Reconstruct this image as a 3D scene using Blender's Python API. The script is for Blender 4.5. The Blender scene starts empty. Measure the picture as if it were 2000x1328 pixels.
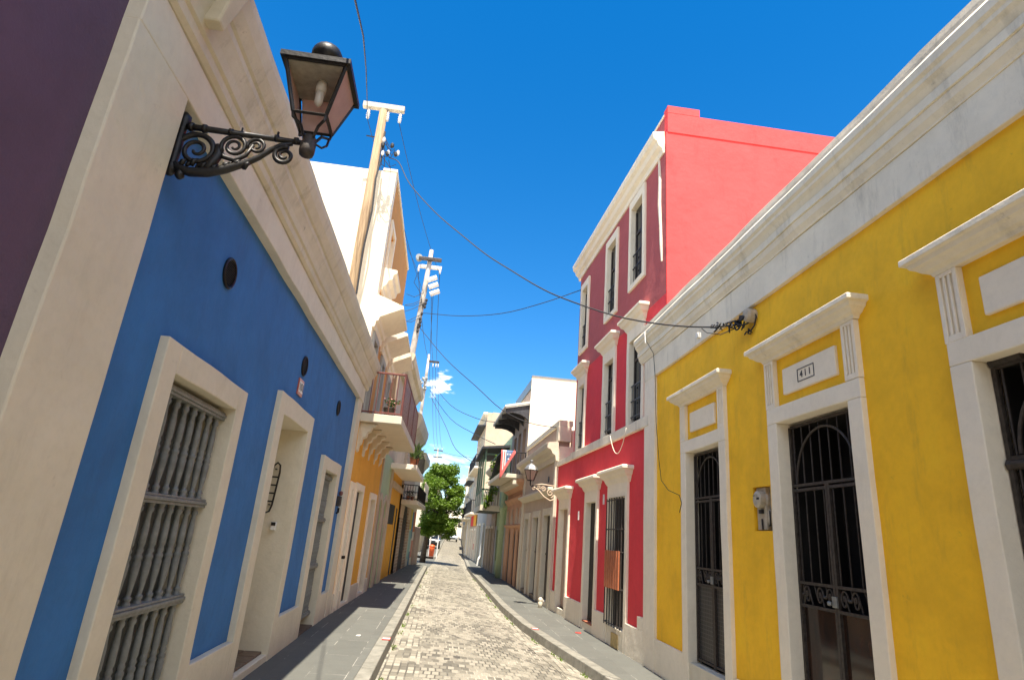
import bpy, math, random
from mathutils import Vector, noise
random.seed(7)
R = math.radians
S = bpy.context.scene
COL = S.collection

# ------------------------------------------------------------------ camera
cam_d = bpy.data.cameras.new("camera")
cam = bpy.data.objects.new("camera", cam_d); COL.objects.link(cam)
cam_d.sensor_width = 36.0
cam_d.lens = 36.0 * 1169.5 / 2000.0
cam_d.clip_start = 0.05; cam_d.clip_end = 3000
cam.location = (0, 0, 1.6)
def cam_axes(pitch, roll, yaw):
    from mathutils import Matrix
    R0 = Matrix(((1,0,0),(0,0,-1),(0,1,0)))
    cy, sy = math.cos(yaw), math.sin(yaw); Rz = Matrix(((cy,-sy,0),(sy,cy,0),(0,0,1)))
    cp, sp = math.cos(pitch), math.sin(pitch); Rx = Matrix(((1,0,0),(0,cp,sp),(0,-sp,cp)))
    cr, sr = math.cos(roll), math.sin(roll); Rr = Matrix(((cr,-sr,0),(sr,cr,0),(0,0,1)))
    M = Rr @ Rx @ R0 @ Rz
    x, y, z = M[0], M[1], M[2]
    return Matrix((x, -y, -z)).transposed()
cam.rotation_euler = cam_axes(0.317637974, 0.0811822526, 0.0917833033).to_euler()
S.camera = cam

# ------------------------------------------------------------------ sky, sun, exposure
SUN_EL, SKY, SUN, EXPO = 70.0, 0.105, 5.0, 1.22
sun_dir = Vector((-0.03, -math.cos(R(SUN_EL)), math.sin(R(SUN_EL)))).normalized()   # towards the sun
PUFF = (-0.0247, 0.9730, 0.2294)
W = bpy.data.worlds.new("World"); S.world = W; W.use_nodes = True
wn, wl = W.node_tree.nodes, W.node_tree.links
for n in list(wn): wn.remove(n)
out = wn.new("ShaderNodeOutputWorld"); bg = wn.new("ShaderNodeBackground")
sky = wn.new("ShaderNodeTexSky"); sky.sky_type = 'NISHITA'; sky.sun_disc = False
sky.sun_elevation = R(SUN_EL); sky.sun_rotation = math.pi
sky.air_density = 1.0; sky.dust_density = 0.15; sky.ozone_density = 3.0; sky.altitude = 300
hs = wn.new("ShaderNodeHueSaturation"); hs.inputs['Saturation'].default_value = 1.40; hs.inputs['Value'].default_value = 0.98
tc = wn.new("ShaderNodeTexCoord"); mp = wn.new("ShaderNodeMapping")
mp.inputs['Scale'].default_value = (1.0, 1.0, 2.4); mp.inputs['Location'].default_value = (0.35, 0.1, 0.02)
nz = wn.new("ShaderNodeTexNoise"); nz.inputs['Scale'].default_value = 7.5; nz.inputs['Detail'].default_value = 7; nz.inputs['Roughness'].default_value = 0.6
rmp = wn.new("ShaderNodeValToRGB"); rmp.color_ramp.elements[0].position = 0.58; rmp.color_ramp.elements[1].position = 0.68
sx = wn.new("ShaderNodeSeparateXYZ")
fade = wn.new("ShaderNodeMapRange"); fade.inputs['From Min'].default_value = 0.22; fade.inputs['From Max'].default_value = 0.02
mul = wn.new("ShaderNodeMath"); mul.operation = 'MULTIPLY'
mix = wn.new("ShaderNodeMix"); mix.data_type = 'RGBA'; mix.inputs[7].default_value = (8.6, 8.6, 8.7, 1)
wl.new(tc.outputs['Generated'], mp.inputs['Vector']); wl.new(mp.outputs[0], nz.inputs['Vector'])
wl.new(nz.outputs[0], rmp.inputs[0]); wl.new(tc.outputs['Generated'], sx.inputs[0]); wl.new(sx.outputs['Z'], fade.inputs['Value'])
wl.new(rmp.outputs[0], mul.inputs[0]); wl.new(fade.outputs[0], mul.inputs[1]); wl.new(mul.outputs[0], mix.inputs[0])
# bright broken cloud added unseen behind the viewer as neutral fill light, and one small puff down the street
def wmath(op, a, b, clamp=False):
    k = wn.new("ShaderNodeMath"); k.operation = op; k.use_clamp = clamp
    for v, i in ((a, 0), (b, 1)):
        if isinstance(v, (int, float)): k.inputs[i].default_value = v
        else: wl.new(v, k.inputs[i])
    return k.outputs[0]
def wrange(v, a, b):
    k = wn.new("ShaderNodeMapRange"); k.inputs['From Min'].default_value = a; k.inputs['From Max'].default_value = b; wl.new(v, k.inputs['Value']); return k.outputs[0]
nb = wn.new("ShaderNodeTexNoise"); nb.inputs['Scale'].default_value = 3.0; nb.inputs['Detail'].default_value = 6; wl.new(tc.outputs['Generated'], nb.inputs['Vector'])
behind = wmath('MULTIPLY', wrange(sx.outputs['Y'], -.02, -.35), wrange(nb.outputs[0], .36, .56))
vd = wn.new("ShaderNodeVectorMath"); vd.operation = 'DISTANCE'; vd.inputs[1].default_value = PUFF; wl.new(tc.outputs['Generated'], vd.inputs[0])
np2 = wn.new("ShaderNodeTexNoise"); np2.inputs['Scale'].default_value = 55; np2.inputs['Detail'].default_value = 5; wl.new(mp.outputs[0], np2.inputs['Vector'])
puff = wrange(wmath('ADD', wrange(vd.outputs['Value'], .034, .004), wmath('MULTIPLY', wmath('SUBTRACT', np2.outputs[0], .5), 2.0)), .45, .85)
puff = wmath('MULTIPLY', puff, wrange(vd.outputs['Value'], .036, .018))
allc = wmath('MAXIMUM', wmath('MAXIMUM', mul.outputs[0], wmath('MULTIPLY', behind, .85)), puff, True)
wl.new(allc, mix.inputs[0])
wl.new(sky.outputs[0], hs.inputs['Color']); wl.new(hs.outputs[0], mix.inputs[6])
wl.new(mix.outputs[2], bg.inputs['Color']); bg.inputs['Strength'].default_value = SKY
wl.new(bg.outputs[0], out.inputs['Surface'])
sl = bpy.data.lights.new("sun", 'SUN'); sl.energy = SUN; sl.angle = R(0.53); sl.color = (1.0, 0.91, 0.77)
so = bpy.data.objects.new("sun", sl); COL.objects.link(so); so.location = (0, -20, 60)
so.rotation_euler = sun_dir.to_track_quat('Z', 'Y').to_euler()
S.view_settings.view_transform = 'Standard'; S.view_settings.look = 'None'
S.view_settings.exposure = EXPO; S.view_settings.gamma = 1.0
S.cycles.max_bounces = 8; S.cycles.diffuse_bounces = 5

# ------------------------------------------------------------------ materials
def srgb(r, g, b):
    f = lambda c: (c/255/12.92 if c/255 <= .04045 else ((c/255+.055)/1.055)**2.4)
    return (f(r), f(g), f(b))
class NT:
    def __init__(s, name):
        s.m = bpy.data.materials.new(name); s.m.use_nodes = True
        s.n = s.m.node_tree.nodes; s.l = s.m.node_tree.links
        s.b = s.n['Principled BSDF']; s.tc = s.n.new("ShaderNodeTexCoord")
    def mapping(s, scale=(1,1,1), src='Object'):
        k = s.n.new("ShaderNodeMapping"); k.inputs['Scale'].default_value = scale
        s.l.new(s.tc.outputs[src], k.inputs[0]); return k.outputs[0]
    def noise(s, scale, detail=5, rough=.6, vec=None):
        k = s.n.new("ShaderNodeTexNoise"); k.inputs['Scale'].default_value = scale
        k.inputs['Detail'].default_value = detail; k.inputs['Roughness'].default_value = rough
        s.l.new(vec if vec is not None else s.tc.outputs['Object'], k.inputs['Vector']); return k.outputs[0]
    def ramp(s, fac, stops):
        k = s.n.new("ShaderNodeValToRGB"); e = k.color_ramp.elements
        while len(e) < len(stops): e.new(.5)
        for q, (p, c) in zip(e, stops): q.position = p; q.color = c if len(c) == 4 else (*c, 1)
        s.l.new(fac, k.inputs[0]); return k.outputs[0]
    def mix(s, fac, a, b, mode='MIX'):
        k = s.n.new("ShaderNodeMix"); k.data_type = 'RGBA'; k.blend_type = mode
        for v, i in ((fac, 0), (a, 6), (b, 7)):
            if isinstance(v, (int, float)): k.inputs[i].default_value = v
            elif isinstance(v, tuple): k.inputs[i].default_value = (*v, 1) if len(v) == 3 else v
            else: s.l.new(v, k.inputs[i])
        return k.outputs[2]
    def bump(s, h, strength=.3, dist=.01, prev=None):
        k = s.n.new("ShaderNodeBump"); k.inputs['Strength'].default_value = strength; k.inputs['Distance'].default_value = dist
        s.l.new(h, k.inputs['Height'])
        if prev is not None: s.l.new(prev, k.inputs['Normal'])
        return k.outputs[0]
    def done(s, col=None, rough=.8, normal=None, metal=0., spec=None):
        if col is not None:
            if isinstance(col, tuple): s.b.inputs['Base Color'].default_value = (*col, 1)
            else: s.l.new(col, s.b.inputs['Base Color'])
        if isinstance(rough, (int, float)): s.b.inputs['Roughness'].default_value = rough
        else: s.l.new(rough, s.b.inputs['Roughness'])
        if normal is not None: s.l.new(normal, s.b.inputs['Normal'])
        s.b.inputs['Metallic'].default_value = metal
        if spec is not None: s.b.inputs['Specular IOR Level'].default_value = spec
        return s.m
def sc(c, k): return tuple(min(1, x*k) for x in c)
def plaster(name, col, var=.14, dirt=(.22,.19,.15), amt=.35, bump=.35, streak=True, rough=.82):
    t = NT(name)
    c = t.ramp(t.noise(1.7, 6, .65), [(.3, sc(col, 1-var)), (.55, col), (.75, sc(col, 1+var*.6))])
    c = t.mix(t.ramp(t.noise(14, 4, .7), [(.45, (0,0,0)), (.75, (.30,.30,.30))]), c, sc(col, .78))
    if streak:
        v = t.mapping((2.1, 2.1, .5))
        c = t.mix(t.ramp(t.noise(1.7, 9, .74, v), [(.54, (0,0,0)), (.84, (amt*.9,)*3)]), c, dirt)
        c = t.mix(t.ramp(t.noise(5.5, 8, .75), [(.63, (0,0,0)), (.78, (amt*1.1,)*3)]), c, sc(dirt, .8))
    n = t.bump(t.noise(2.6, 4, .55), .6, .035)
    n = t.bump(t.noise(60, 3, .6), bump, .004, n)
    return t.done(c, rough, n)
def simple(name, col, rough=.6, metal=0, var=.2, scale=20, bump=.1):
    t = NT(name)
    f = t.noise(scale, 5, .6)
    return t.done(t.ramp(f, [(.3, sc(col, 1-var)), (.7, sc(col, 1+var))]), rough, t.bump(f, bump, .004), metal)
M = {}
CREAM = (.60, .535, .425)
M['cream'] = plaster('cream_plaster', (.67, .61, .475), .08, (.22,.19,.13), .35)
M['cornice_cream'] = plaster('weathered_cream_cornice', (.60, .54, .40), .16, (.13,.115,.08), .85)
M['white'] = plaster('white_plaster', (.87, .78, .615), .07, (.30,.27,.22), .28)
M['white_dirty'] = plaster('weathered_white_plaster', (.82, .745, .585), .13, (.20,.175,.13), .75)
M['blue'] = plaster('blue_plaster', (.028, .152, .41), .20, (.025,.07,.16), .65, .3)
M['purple'] = plaster('purple_plaster', (.105, .062, .108), .16, (.10,.06,.10), .5, .8)
M['yellow'] = plaster('yellow_plaster', (.98, .55, .013), .17, (.42,.25,.03), .75, .3)
M['red'] = plaster('red_plaster', (.72, .042, .055), .10, (.45,.05,.05), .3, .25)
M['rose'] = plaster('faded_rose_plaster', (.41, .088, .088), .12, (.30,.11,.10), .4, .25)
M['coral'] = plaster('coral_plaster', (.78, .060, .060), .12, (.48,.028,.03), 1.0, .25)
M['ochre'] = plaster('ochre_plaster', (.80, .40, .035), .10, (.45,.24,.06), .3)
M['brownochre'] = plaster('upper_ochre_plaster', (.60, .27, .055), .08, (.45,.2,.05), .2)
M['mint'] = plaster('mint_plaster', (.40, .50, .30), .10, (.3,.33,.22), .3)
M['peach'] = plaster('peach_plaster', (.60, .33, .19), .12, (.35,.2,.14), .4)
M['beige'] = plaster('beige_plaster', (.55, .44, .32), .12, (.3,.24,.18), .4)
M['taupe'] = plaster('taupe_plaster', (.42, .31, .24), .12, (.26,.2,.15), .4)
M['greywall'] = plaster('grey_plaster', (.40, .40, .38), .12, (.2,.2,.18), .4)
M['paleblue'] = plaster('pale_blue_plaster', (.42, .48, .50), .1, (.3,.3,.3), .3)
M['bluetrim'] = M['cream']
M['iron'] = simple('black_wrought_iron', (.011, .010, .010), .45, .2, .5, 40, .4)
M['rust_iron'] = simple('rusty_black_iron', (.042, .033, .027), .6, .1, .5, 30, .5)
M['greyiron'] = simple('grey_painted_bars', (.10, .10, .095), .5, .2, .35, 25, .2)
M['turned'] = simple('grey_painted_turned_wood', (.175, .185, .178), .5, 0, .25, 18, .15)
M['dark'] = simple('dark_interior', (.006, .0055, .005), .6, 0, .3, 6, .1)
M['darkwood'] = simple('dark_brown_wood', (.035, .024, .018), .5, 0, .5, 8, .3)
M['glassdark'] = simple('dark_window_glass', (.010, .012, .014), .08, 0, .2, 3, .02)
M['browntile'] = simple('brown_step_tile', (.13, .085, .055), .5, 0, .35, 9, .3)
M['brownrail'] = simple('reddish_brown_painted_metal', (.17, .052, .040), .5, 0, .2, 20, .15)
M['galv'] = simple('galvanised_metal', (.30, .31, .30), .45, .6, .2, 20, .1)
M['insul'] = simple('white_porcelain', (.7, .7, .68), .25, 0, .1, 10, 0)
M['cable'] = simple('black_cable_sheath', (.015, .015, .017), .6, 0, .2, 30, 0)
M['paint_white'] = simple('white_enamel', (.72, .71, .68), .4, 0, .08, 12, .05)
M['paint_red'] = simple('red_enamel', (.55, .05, .04), .45, 0, .15, 12, .05)
M['orange_plastic'] = simple('orange_plastic', (.75, .12, .03), .4, 0, .15, 12, .05)
M['terracotta'] = simple('terracotta', (.35, .12, .06), .8, 0, .2, 12, .1)
M['greenpaint'] = simple('green_painted_wood', (.15, .22, .14), .55, 0, .2, 12, .1)
M['darkgreen'] = simple('dark_green_soffit', (.03, .045, .03), .7, 0, .3, 8, .1)
M['timber_dark'] = simple('weathered_dark_timber', (.045, .047, .055), .8, 0, .4, 10, .3)
M['woodshutter'] = simple('brown_wooden_shutter', (.16, .11, .07), .6, 0, .3, 8, .2)
M['meter'] = simple('dusty_meter_casing', (.42, .38, .30), .4, 0, .2, 15, .1)
M['tyre'] = simple('black_tyre', (.02,.02,.02), .8)
M['carpaint'] = simple('silver_grey_car_paint', (.38,.42,.46), .25, .4, .05, 3, 0)
def wood_pole():
    t = NT('weathered_timber_pole'); v = t.mapping((14, 14, .6))
    f = t.noise(2.2, 6, .7, v)
    return t.done(t.ramp(f, [(.3, (.16,.10,.055)), (.55, (.36,.25,.145)), (.75, (.50,.38,.25))]), .85, t.bump(f, .5, .01))
M['pole'] = wood_pole()
def pane():
    t = NT('frosted_lamp_pane'); t.b.inputs['Transmission Weight'].default_value = .55
    t.b.inputs['Transmission Weight'].default_value = 0
    c = t.ramp(t.noise(9, 4), [(.3, (.62,.47,.40)), (.7, (.74,.58,.50))]); m = t.done(c, .4)
    tr = t.n.new("ShaderNodeBsdfTranslucent"); ms = t.n.new("ShaderNodeMixShader"); ms.inputs[0].default_value = .6
    t.l.new(c, tr.inputs['Color']); t.l.new(t.b.outputs[0], ms.inputs[1]); t.l.new(tr.outputs[0], ms.inputs[2])
    t.l.new(ms.outputs[0], t.n['Material Output'].inputs['Surface']); return m
M['pane'] = pane()
def pavers(name, bw, rh, offs, base, rot=0.0, bias=0.0, wobble=.08):
    t = NT(name); mpn = t.n.new("ShaderNodeMapping"); mpn.inputs['Rotation'].default_value = (0, 0, rot)
    t.l.new(t.tc.outputs['Object'], mpn.inputs[0])
    wob = t.n.new("ShaderNodeTexNoise"); wob.inputs['Scale'].default_value = 1.1; t.l.new(mpn.outputs[0], wob.inputs['Vector'])
    va = t.n.new("ShaderNodeVectorMath"); va.operation = 'MULTIPLY_ADD'
    t.l.new(wob.outputs[1], va.inputs[0]); va.inputs[1].default_value = (wobble, wobble*.7, 0); t.l.new(mpn.outputs[0], va.inputs[2])
    br = t.n.new("ShaderNodeTexBrick"); t.l.new(va.outputs[0], br.inputs['Vector'])
    br.inputs['Scale'].default_value = 1.0; br.inputs['Brick Width'].default_value = bw; br.inputs['Row Height'].default_value = rh
    br.inputs['Mortar Size'].default_value = .012; br.inputs['Mortar Smooth'].default_value = .3; br.inputs['Bias'].default_value = bias
    br.offset = offs; br.offset_frequency = 2; br.squash = 1.0
    br.inputs['Color1'].default_value = (0,0,0,1); br.inputs['Color2'].default_value = (1,1,1,1); br.inputs['Mortar'].default_value = (.5,.5,.5,1)
    c = t.ramp(br.outputs['Color'], base)
    big = t.noise(.55, 5, .6)
    c = t.mix(t.ramp(big, [(.40, (0,0,0)), (.62, (.38,)*3)]), c, (.30, .28, .215))
    c = t.mix(t.ramp(t.noise(23, 4, .7), [(.4, (0,0,0)), (.8, (.5,)*3)]), c, (.14, .12, .09))
    c = t.mix(t.ramp(t.noise(.9, 6, .7, t.mapping((1,.35,1))), [(.58, (0,0,0)), (.78, (.25,)*3)]), c, (.10, .09, .07))
    mort = t.mix(t.ramp(t.noise(1.3, 5), [(.42,(0,0,0)),(.62,(1,1,1))]), (.085, .078, .062), (.35, .32, .255))
    c = t.mix(br.outputs['Fac'], c, mort)
    inv = t.n.new("ShaderNodeMath"); inv.operation = 'SUBTRACT'; inv.inputs[0].default_value = 1; t.l.new(br.outputs['Fac'], inv.inputs[1])
    n = t.bump(inv.outputs[0], .55, .012); n = t.bump(t.noise(30, 4), .4, .006, n)
    return t.done(c, .75, n)
M['road'] = pavers('cobbled_brick_paving', .105, .20, .5, [(0, (.06,.055,.044)), (.25, (.125,.115,.09)), (.5, (.21,.19,.15)), (1, (.30,.275,.22))])
M['gutter'] = pavers('gutter_brick_courses', .10, .19, .0, [(0, (.07,.063,.05)), (.3, (.17,.155,.12)), (.6, (.28,.255,.20)), (1, (.36,.335,.27))], bias=.1, wobble=.03)
def sidewalk():
    t = NT('slate_grey_sidewalk'); br = t.n.new("ShaderNodeTexBrick"); mpn = t.n.new("ShaderNodeMapping")
    mpn.inputs['Rotation'].default_value = (0, 0, R(90)); t.l.new(t.tc.outputs['Object'], mpn.inputs[0]); t.l.new(mpn.outputs[0], br.inputs['Vector'])
    br.inputs['Scale'].default_value = 1; br.inputs['Brick Width'].default_value = 1.1; br.inputs['Row Height'].default_value = .42
    br.inputs['Mortar Size'].default_value = .004; br.inputs['Mortar Smooth'].default_value = .1; br.offset = .5
    br.inputs['Color1'].default_value = (.098,.100,.087,1); br.inputs['Color2'].default_value = (.118,.120,.105,1); br.inputs['Mortar'].default_value = (.15,.15,.13,1)
    j = t.mix(t.ramp(t.noise(1.6, 4, .6), [(.50, (0,0,0)), (.56, (1,1,1))]), (.095,.095,.085), (.36,.34,.30))
    c = t.mix(br.outputs['Fac'], br.outputs['Color'], j)
    c = t.mix(t.ramp(t.noise(3.5, 7, .7), [(.42, (0,0,0)), (.72, (.6,)*3)]), c, (.085,.085,.075))
    c = t.mix(t.ramp(t.noise(26, 3, .6), [(.6, (0,0,0)), (.72, (.35,)*3)]), c, (.18,.18,.16))
    return t.done(c, .8, t.bump(t.noise(40, 4), .35, .006))
M['sidewalk'] = sidewalk()
def kerb():
    t = NT('worn_kerb_stone')
    c = t.ramp(t.noise(4, 7, .7), [(.3, (.13,.125,.10)), (.55, (.22,.21,.175)), (.8, (.30,.285,.24))])
    return t.done(c, .85, t.bump(t.noise(18, 5), .5, .01))
M['kerb'] = kerb()
M['earth'] = simple('dusty_ground', (.24, .21, .16), .9, 0, .3, 2, .3)
def brickwall():
    t = NT('old_exposed_brick'); br = t.n.new("ShaderNodeTexBrick"); v = t.mapping((1,1,1))
    sp = t.n.new("ShaderNodeSeparateXYZ"); cb = t.n.new("ShaderNodeCombineXYZ"); t.l.new(t.tc.outputs['Object'], sp.inputs[0])
    t.l.new(sp.outputs['Y'], cb.inputs['X']); t.l.new(sp.outputs['Z'], cb.inputs['Y']); t.l.new(cb.outputs[0], br.inputs['Vector'])
    br.inputs['Scale'].default_value = 1; br.inputs['Brick Width'].default_value = .34; br.inputs['Row Height'].default_value = .12
    br.inputs['Mortar Size'].default_value = .018
    br.inputs['Color1'].default_value = (.22,.12,.075,1); br.inputs['Color2'].default_value = (.42,.29,.20,1); br.inputs['Mortar'].default_value = (.44,.38,.30,1)
    c = t.mix(t.ramp(t.noise(1.3, 5), [(.45,(0,0,0)),(.65,(.7,)*3)]), br.outputs['Color'], (.44,.37,.28))
    return t.done(c, .9, t.bump(t.noise(15, 5), .5, .02))
M['brick'] = brickwall()
def leafmat(name, a, b):
    t = NT(name); oi = t.n.new("ShaderNodeNewGeometry")
    c = t.mix(t.noise(1.6, 3), a, b)
    c = t.mix(t.ramp(t.noise(9, 2), [(.4,(0,0,0)),(.7,(.6,)*3)]), c, sc(b, 1.3))
    t.b.inputs['Subsurface Weight'].default_value = 0
    m = t.done(c, .45)
    tr = t.n.new("ShaderNodeBsdfTranslucent"); ms = t.n.new("ShaderNodeMixShader"); ms.inputs[0].default_value = .35
    t.l.new(t.mix(.5, a, sc(b, 1.6)), tr.inputs['Color'])
    t.l.new(t.b.outputs[0], ms.inputs[1]); t.l.new(tr.outputs[0], ms.inputs[2])
    t.l.new(ms.outputs[0], t.n['Material Output'].inputs['Surface'])
    return m
M['leaf'] = leafmat('bright_tree_leaves', (.075, .15, .012), (.16, .25, .02))
M['leafdark'] = leafmat('dark_plant_leaves', (.028, .055, .014), (.07, .11, .025))
M['bark'] = simple('tree_bark', (.12, .09, .065), .9, 0, .4, 12, .6)

# ------------------------------------------------------------------ mesh helpers
class Fac:
    """A street front: x = a + b*(y-y0); w counts outwards from it (o=+1 left side, -1 right side)."""
    def __init__(s, a, b, y0, o, g=0.0): s.a, s.b, s.y0, s.o, s.g = a, b, y0, o, g
    def __call__(s, y, z, w=0.0): return Vector((s.a + s.b*(y-s.y0) + s.o*w, y, z))
class MB:
    def __init__(s): s.v, s.f = [], []
    def add(s, vs, fs):
        k = len(s.v); s.v += [Vector(p) for p in vs]; s.f += [tuple(i+k for i in f) for f in fs]; return s
    def hexa(s, p): return s.add(p, [(0,1,2,3),(4,7,6,5),(0,4,5,1),(1,5,6,2),(2,6,7,3),(3,7,4,0)])
    def box(s, x0, x1, y0, y1, z0, z1):
        return s.hexa([(x0,y0,z0),(x1,y0,z0),(x1,y1,z0),(x0,y1,z0),(x0,y0,z1),(x1,y0,z1),(x1,y1,z1),(x0,y1,z1)])
    def fbox(s, F, y0, y1, z0, z1, w0, w1):
        return s.hexa([F(y0,z0,w0),F(y0,z0,w1),F(y1,z0,w1),F(y1,z0,w0),F(y0,z1,w0),F(y0,z1,w1),F(y1,z1,w1),F(y1,z1,w0)])
    def quad(s, a, b, c, d): return s.add([a,b,c,d], [(0,1,2,3)])
    def wall(s, F, y0, y1, z0, z1, holes, w=0.0):
        holes = [h if len(h) > 5 else (h[0]-.05, h[1]+.05, h[2]-.05, h[3]+.05, h[4]) for h in holes]
        ys = sorted({y0, y1, *[h[0] for h in holes], *[h[1] for h in holes]}); zs = sorted({z0, z1, *[h[2] for h in holes], *[h[3] for h in holes]})
        ys = [y for y in ys if y0 <= y <= y1]; zs = [z for z in zs if z0 <= z <= z1]
        for i in range(len(ys)-1):
            for j in range(len(zs)-1):
                cy, cz = (ys[i]+ys[i+1])/2, (zs[j]+zs[j+1])/2
                if any(h[0] < cy < h[1] and h[2] < cz < h[3] for h in holes): continue
                s.quad(F(ys[i],zs[j],w), F(ys[i+1],zs[j],w), F(ys[i+1],zs[j+1],w), F(ys[i],zs[j+1],w))
        for a, b, c, d, dep in [h[:5] for h in holes]:
            for (p, q) in (((a,c),(a,d)), ((b,c),(b,d)), ((a,c),(b,c)), ((a,d),(b,d))):
                s.quad(F(p[0],p[1],w), F(q[0],q[1],w), F(q[0],q[1],w-dep), F(p[0],p[1],w-dep))
        return s
    def frame(s, F, y0, y1, z0, z1, fl, ft, w, dep=0.0, fb=0.0, back=0.0):
        """surround: two jambs and a head (and a sill if fb) standing w proud, lining the opening back to dep"""
        s.fbox(F, y0, y0+fl, z0, z1, -dep, w); s.fbox(F, y1-fl, y1, z0, z1, -dep, w)
        s.fbox(F, y0+fl, y1-fl, z1-ft, z1, -dep, w)
        if fb: s.fbox(F, y0+fl, y1-fl, z0, z0+fb, -dep, w)
        return s
    def mould(s, F, y0, y1, prof, wb=None, base=None):
        """profile [(w,z)...] run along y with mitred returns to the wall at both ends"""
        wb = prof[0][0] if wb is None else wb; k = len(s.v); n = len(prof)
        for w, z in prof:
            e = w - wb
            s.v += [F(y0-e, z, -.02), F(y0-e, z, w), F(y1+e, z, w), F(y1+e, z, -.02)]
        for i in range(n-1):
            for j in range(3):
                a = k+4*i+j; s.f.append((a, a+1, a+5, a+4))
        s.f.append(tuple(k+j for j in range(4))); s.f.append(tuple(k+4*(n-1)+j for j in range(4)))
        return s
    def tube(s, pts, r, n=6, caps=True):
        pts = [Vector(p) for p in pts]; k = len(s.v); m = len(pts); rs = r if isinstance(r, (list, tuple)) else [r]*m
        up = None
        for i, p in enumerate(pts):
            d = (pts[min(i+1, m-1)] - pts[max(i-1, 0)]).normalized()
            if up is None: up = Vector((0,0,1)) if abs(d.z) < .9 else Vector((1,0,0))
            a = (up - d*up.dot(d))
            if a.length < 1e-5: a = d.orthogonal()
            a.normalize(); up = a; b = d.cross(a)
            for j in range(n):
                t = 2*math.pi*j/n; s.v.append(p + (a*math.cos(t)+b*math.sin(t))*rs[i])
        for i in range(m-1):
            for j in range(n):
                s.f.append((k+i*n+j, k+i*n+(j+1)%n, k+(i+1)*n+(j+1)%n, k+(i+1)*n+j))
        if caps: s.f.append(tuple(k+j for j in range(n))[::-1]); s.f.append(tuple(k+(m-1)*n+j for j in range(n)))
        return s
    def lathe(s, c, prof, n=10):
        c = Vector(c); k = len(s.v)
        for r, z in prof:
            for j in range(n):
                t = 2*math.pi*j/n; s.v.append(c + Vector((r*math.cos(t), r*math.sin(t), z)))
        m = len(prof)
        for i in range(m-1):
            for j in range(n): s.f.append((k+i*n+j, k+i*n+(j+1)%n, k+(i+1)*n+(j+1)%n, k+(i+1)*n+j))
        s.f.append(tuple(k+j for j in range(n))[::-1]); s.f.append(tuple(k+(m-1)*n+j for j in range(n)))
        return s
    def build(s, name, mat, parent=None, bevel=0, smooth=False, wave=0):
        root = parent
        while root is not None and root.parent is not None: root = root.parent
        off = root.location if root is not None else Vector((0,0,0))
        me = bpy.data.meshes.new(name); me.from_pydata([tuple(v-off) for v in s.v], [], s.f); me.update()
        me.materials.append(M[mat] if isinstance(mat, str) else mat)
        import bmesh
        bm = bmesh.new(); bm.from_mesh(me); bmesh.ops.recalc_face_normals(bm, faces=bm.faces); bm.to_mesh(me); bm.free()
        if smooth:
            for p in me.polygons: p.use_smooth = True
        o = bpy.data.objects.new(name, me); COL.objects.link(o)
        if parent is not None: o.parent = parent
        if bevel:
            b = o.modifiers.new("bevel", 'BEVEL'); b.width = bevel; b.segments = 2; b.limit_method = 'ANGLE'; b.angle_limit = R(40)
        return o
def thing(name, loc, label, cat, group=None):
    o = bpy.data.objects.new(name, None); o.empty_display_size = .2; COL.objects.link(o); o.location = loc
    o['label'] = label; o['category'] = cat
    if group: o['group'] = group
    return o
def tag(o, label=None, cat=None, group=None, kind=None):
    for k, v in (('label', label), ('category', cat), ('group', group), ('kind', kind)):
        if v: o[k] = v
    return o
def copy_child(o, parent, dloc):
    c = o.copy(); COL.objects.link(c); c.parent = parent; c.location = Vector(o.location) + Vector(dloc); return c
def arc(c, r, a0, a1, n, u, v):
    c, u, v = Vector(c), Vector(u), Vector(v)
    return [c + u*r*math.cos(a0+(a1-a0)*i/n) + v*r*math.sin(a0+(a1-a0)*i/n) for i in range(n+1)]
def spiral(c, r0, r1, a0, a1, n, u, v):
    c, u, v = Vector(c), Vector(u), Vector(v); o = []
    for i in range(n+1):
        t = i/n; a = a0+(a1-a0)*t; r = r0+(r1-r0)*t; o.append(c+u*r*math.cos(a)+v*r*math.sin(a))
    return o
def rag(s, amp=.012, freq=1.6):
    """hand-made unevenness: nudge the vertices of plaster trim a little"""
    for v in s.v:
        d = noise.noise_vector(v*freq); v.x += d.x*amp*.5; v.y += d.y*amp; v.z += d.z*amp
    return s
def cutbox(s, F, y0, y1, z0, z1, w0, w1, ny=1, nz=1):
    """a box split into ny x nz pieces on its outer faces so it can be made uneven"""
    k = len(s.v); idx = {}
    for i in range(ny+1):
        for j in range(nz+1):
            for q, w in enumerate((w0, w1)):
                idx[i,j,q] = len(s.v); s.v.append(F(y0+(y1-y0)*i/ny, z0+(z1-z0)*j/nz, w))
    for i in range(ny):
        for j in range(nz):
            for q in (0, 1): s.f.append((idx[i,j,q], idx[i+1,j,q], idx[i+1,j+1,q], idx[i,j+1,q]))
    for j in range(nz):
        for i in (0, ny): s.f.append((idx[i,j,0], idx[i,j,1], idx[i,j+1,1], idx[i,j+1,0]))
    for i in range(ny):
        for j in (0, nz): s.f.append((idx[i,j,0], idx[i,j,1], idx[i+1,j,1], idx[i+1,j,0]))
    return s
def surround(F, y0, y1, z0, z1, fl, ft, w, dep, sill=None):
    m = MB()
    cutbox(m, F, y0, y0+fl, z0, z1, -dep, w, 1, 9); cutbox(m, F, y1-fl, y1, z0, z1, -dep, w, 1, 9)
    cutbox(m, F, y0+fl, y1-fl, z1-ft, z1, -dep, w, 5, 1)
    if sill: cutbox(m, F, y0+fl, y1-fl, z0, sill, -dep, w, 4, 1)
    return rag(m)
def gz(y): return .008*max(0, y-50)

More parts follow.
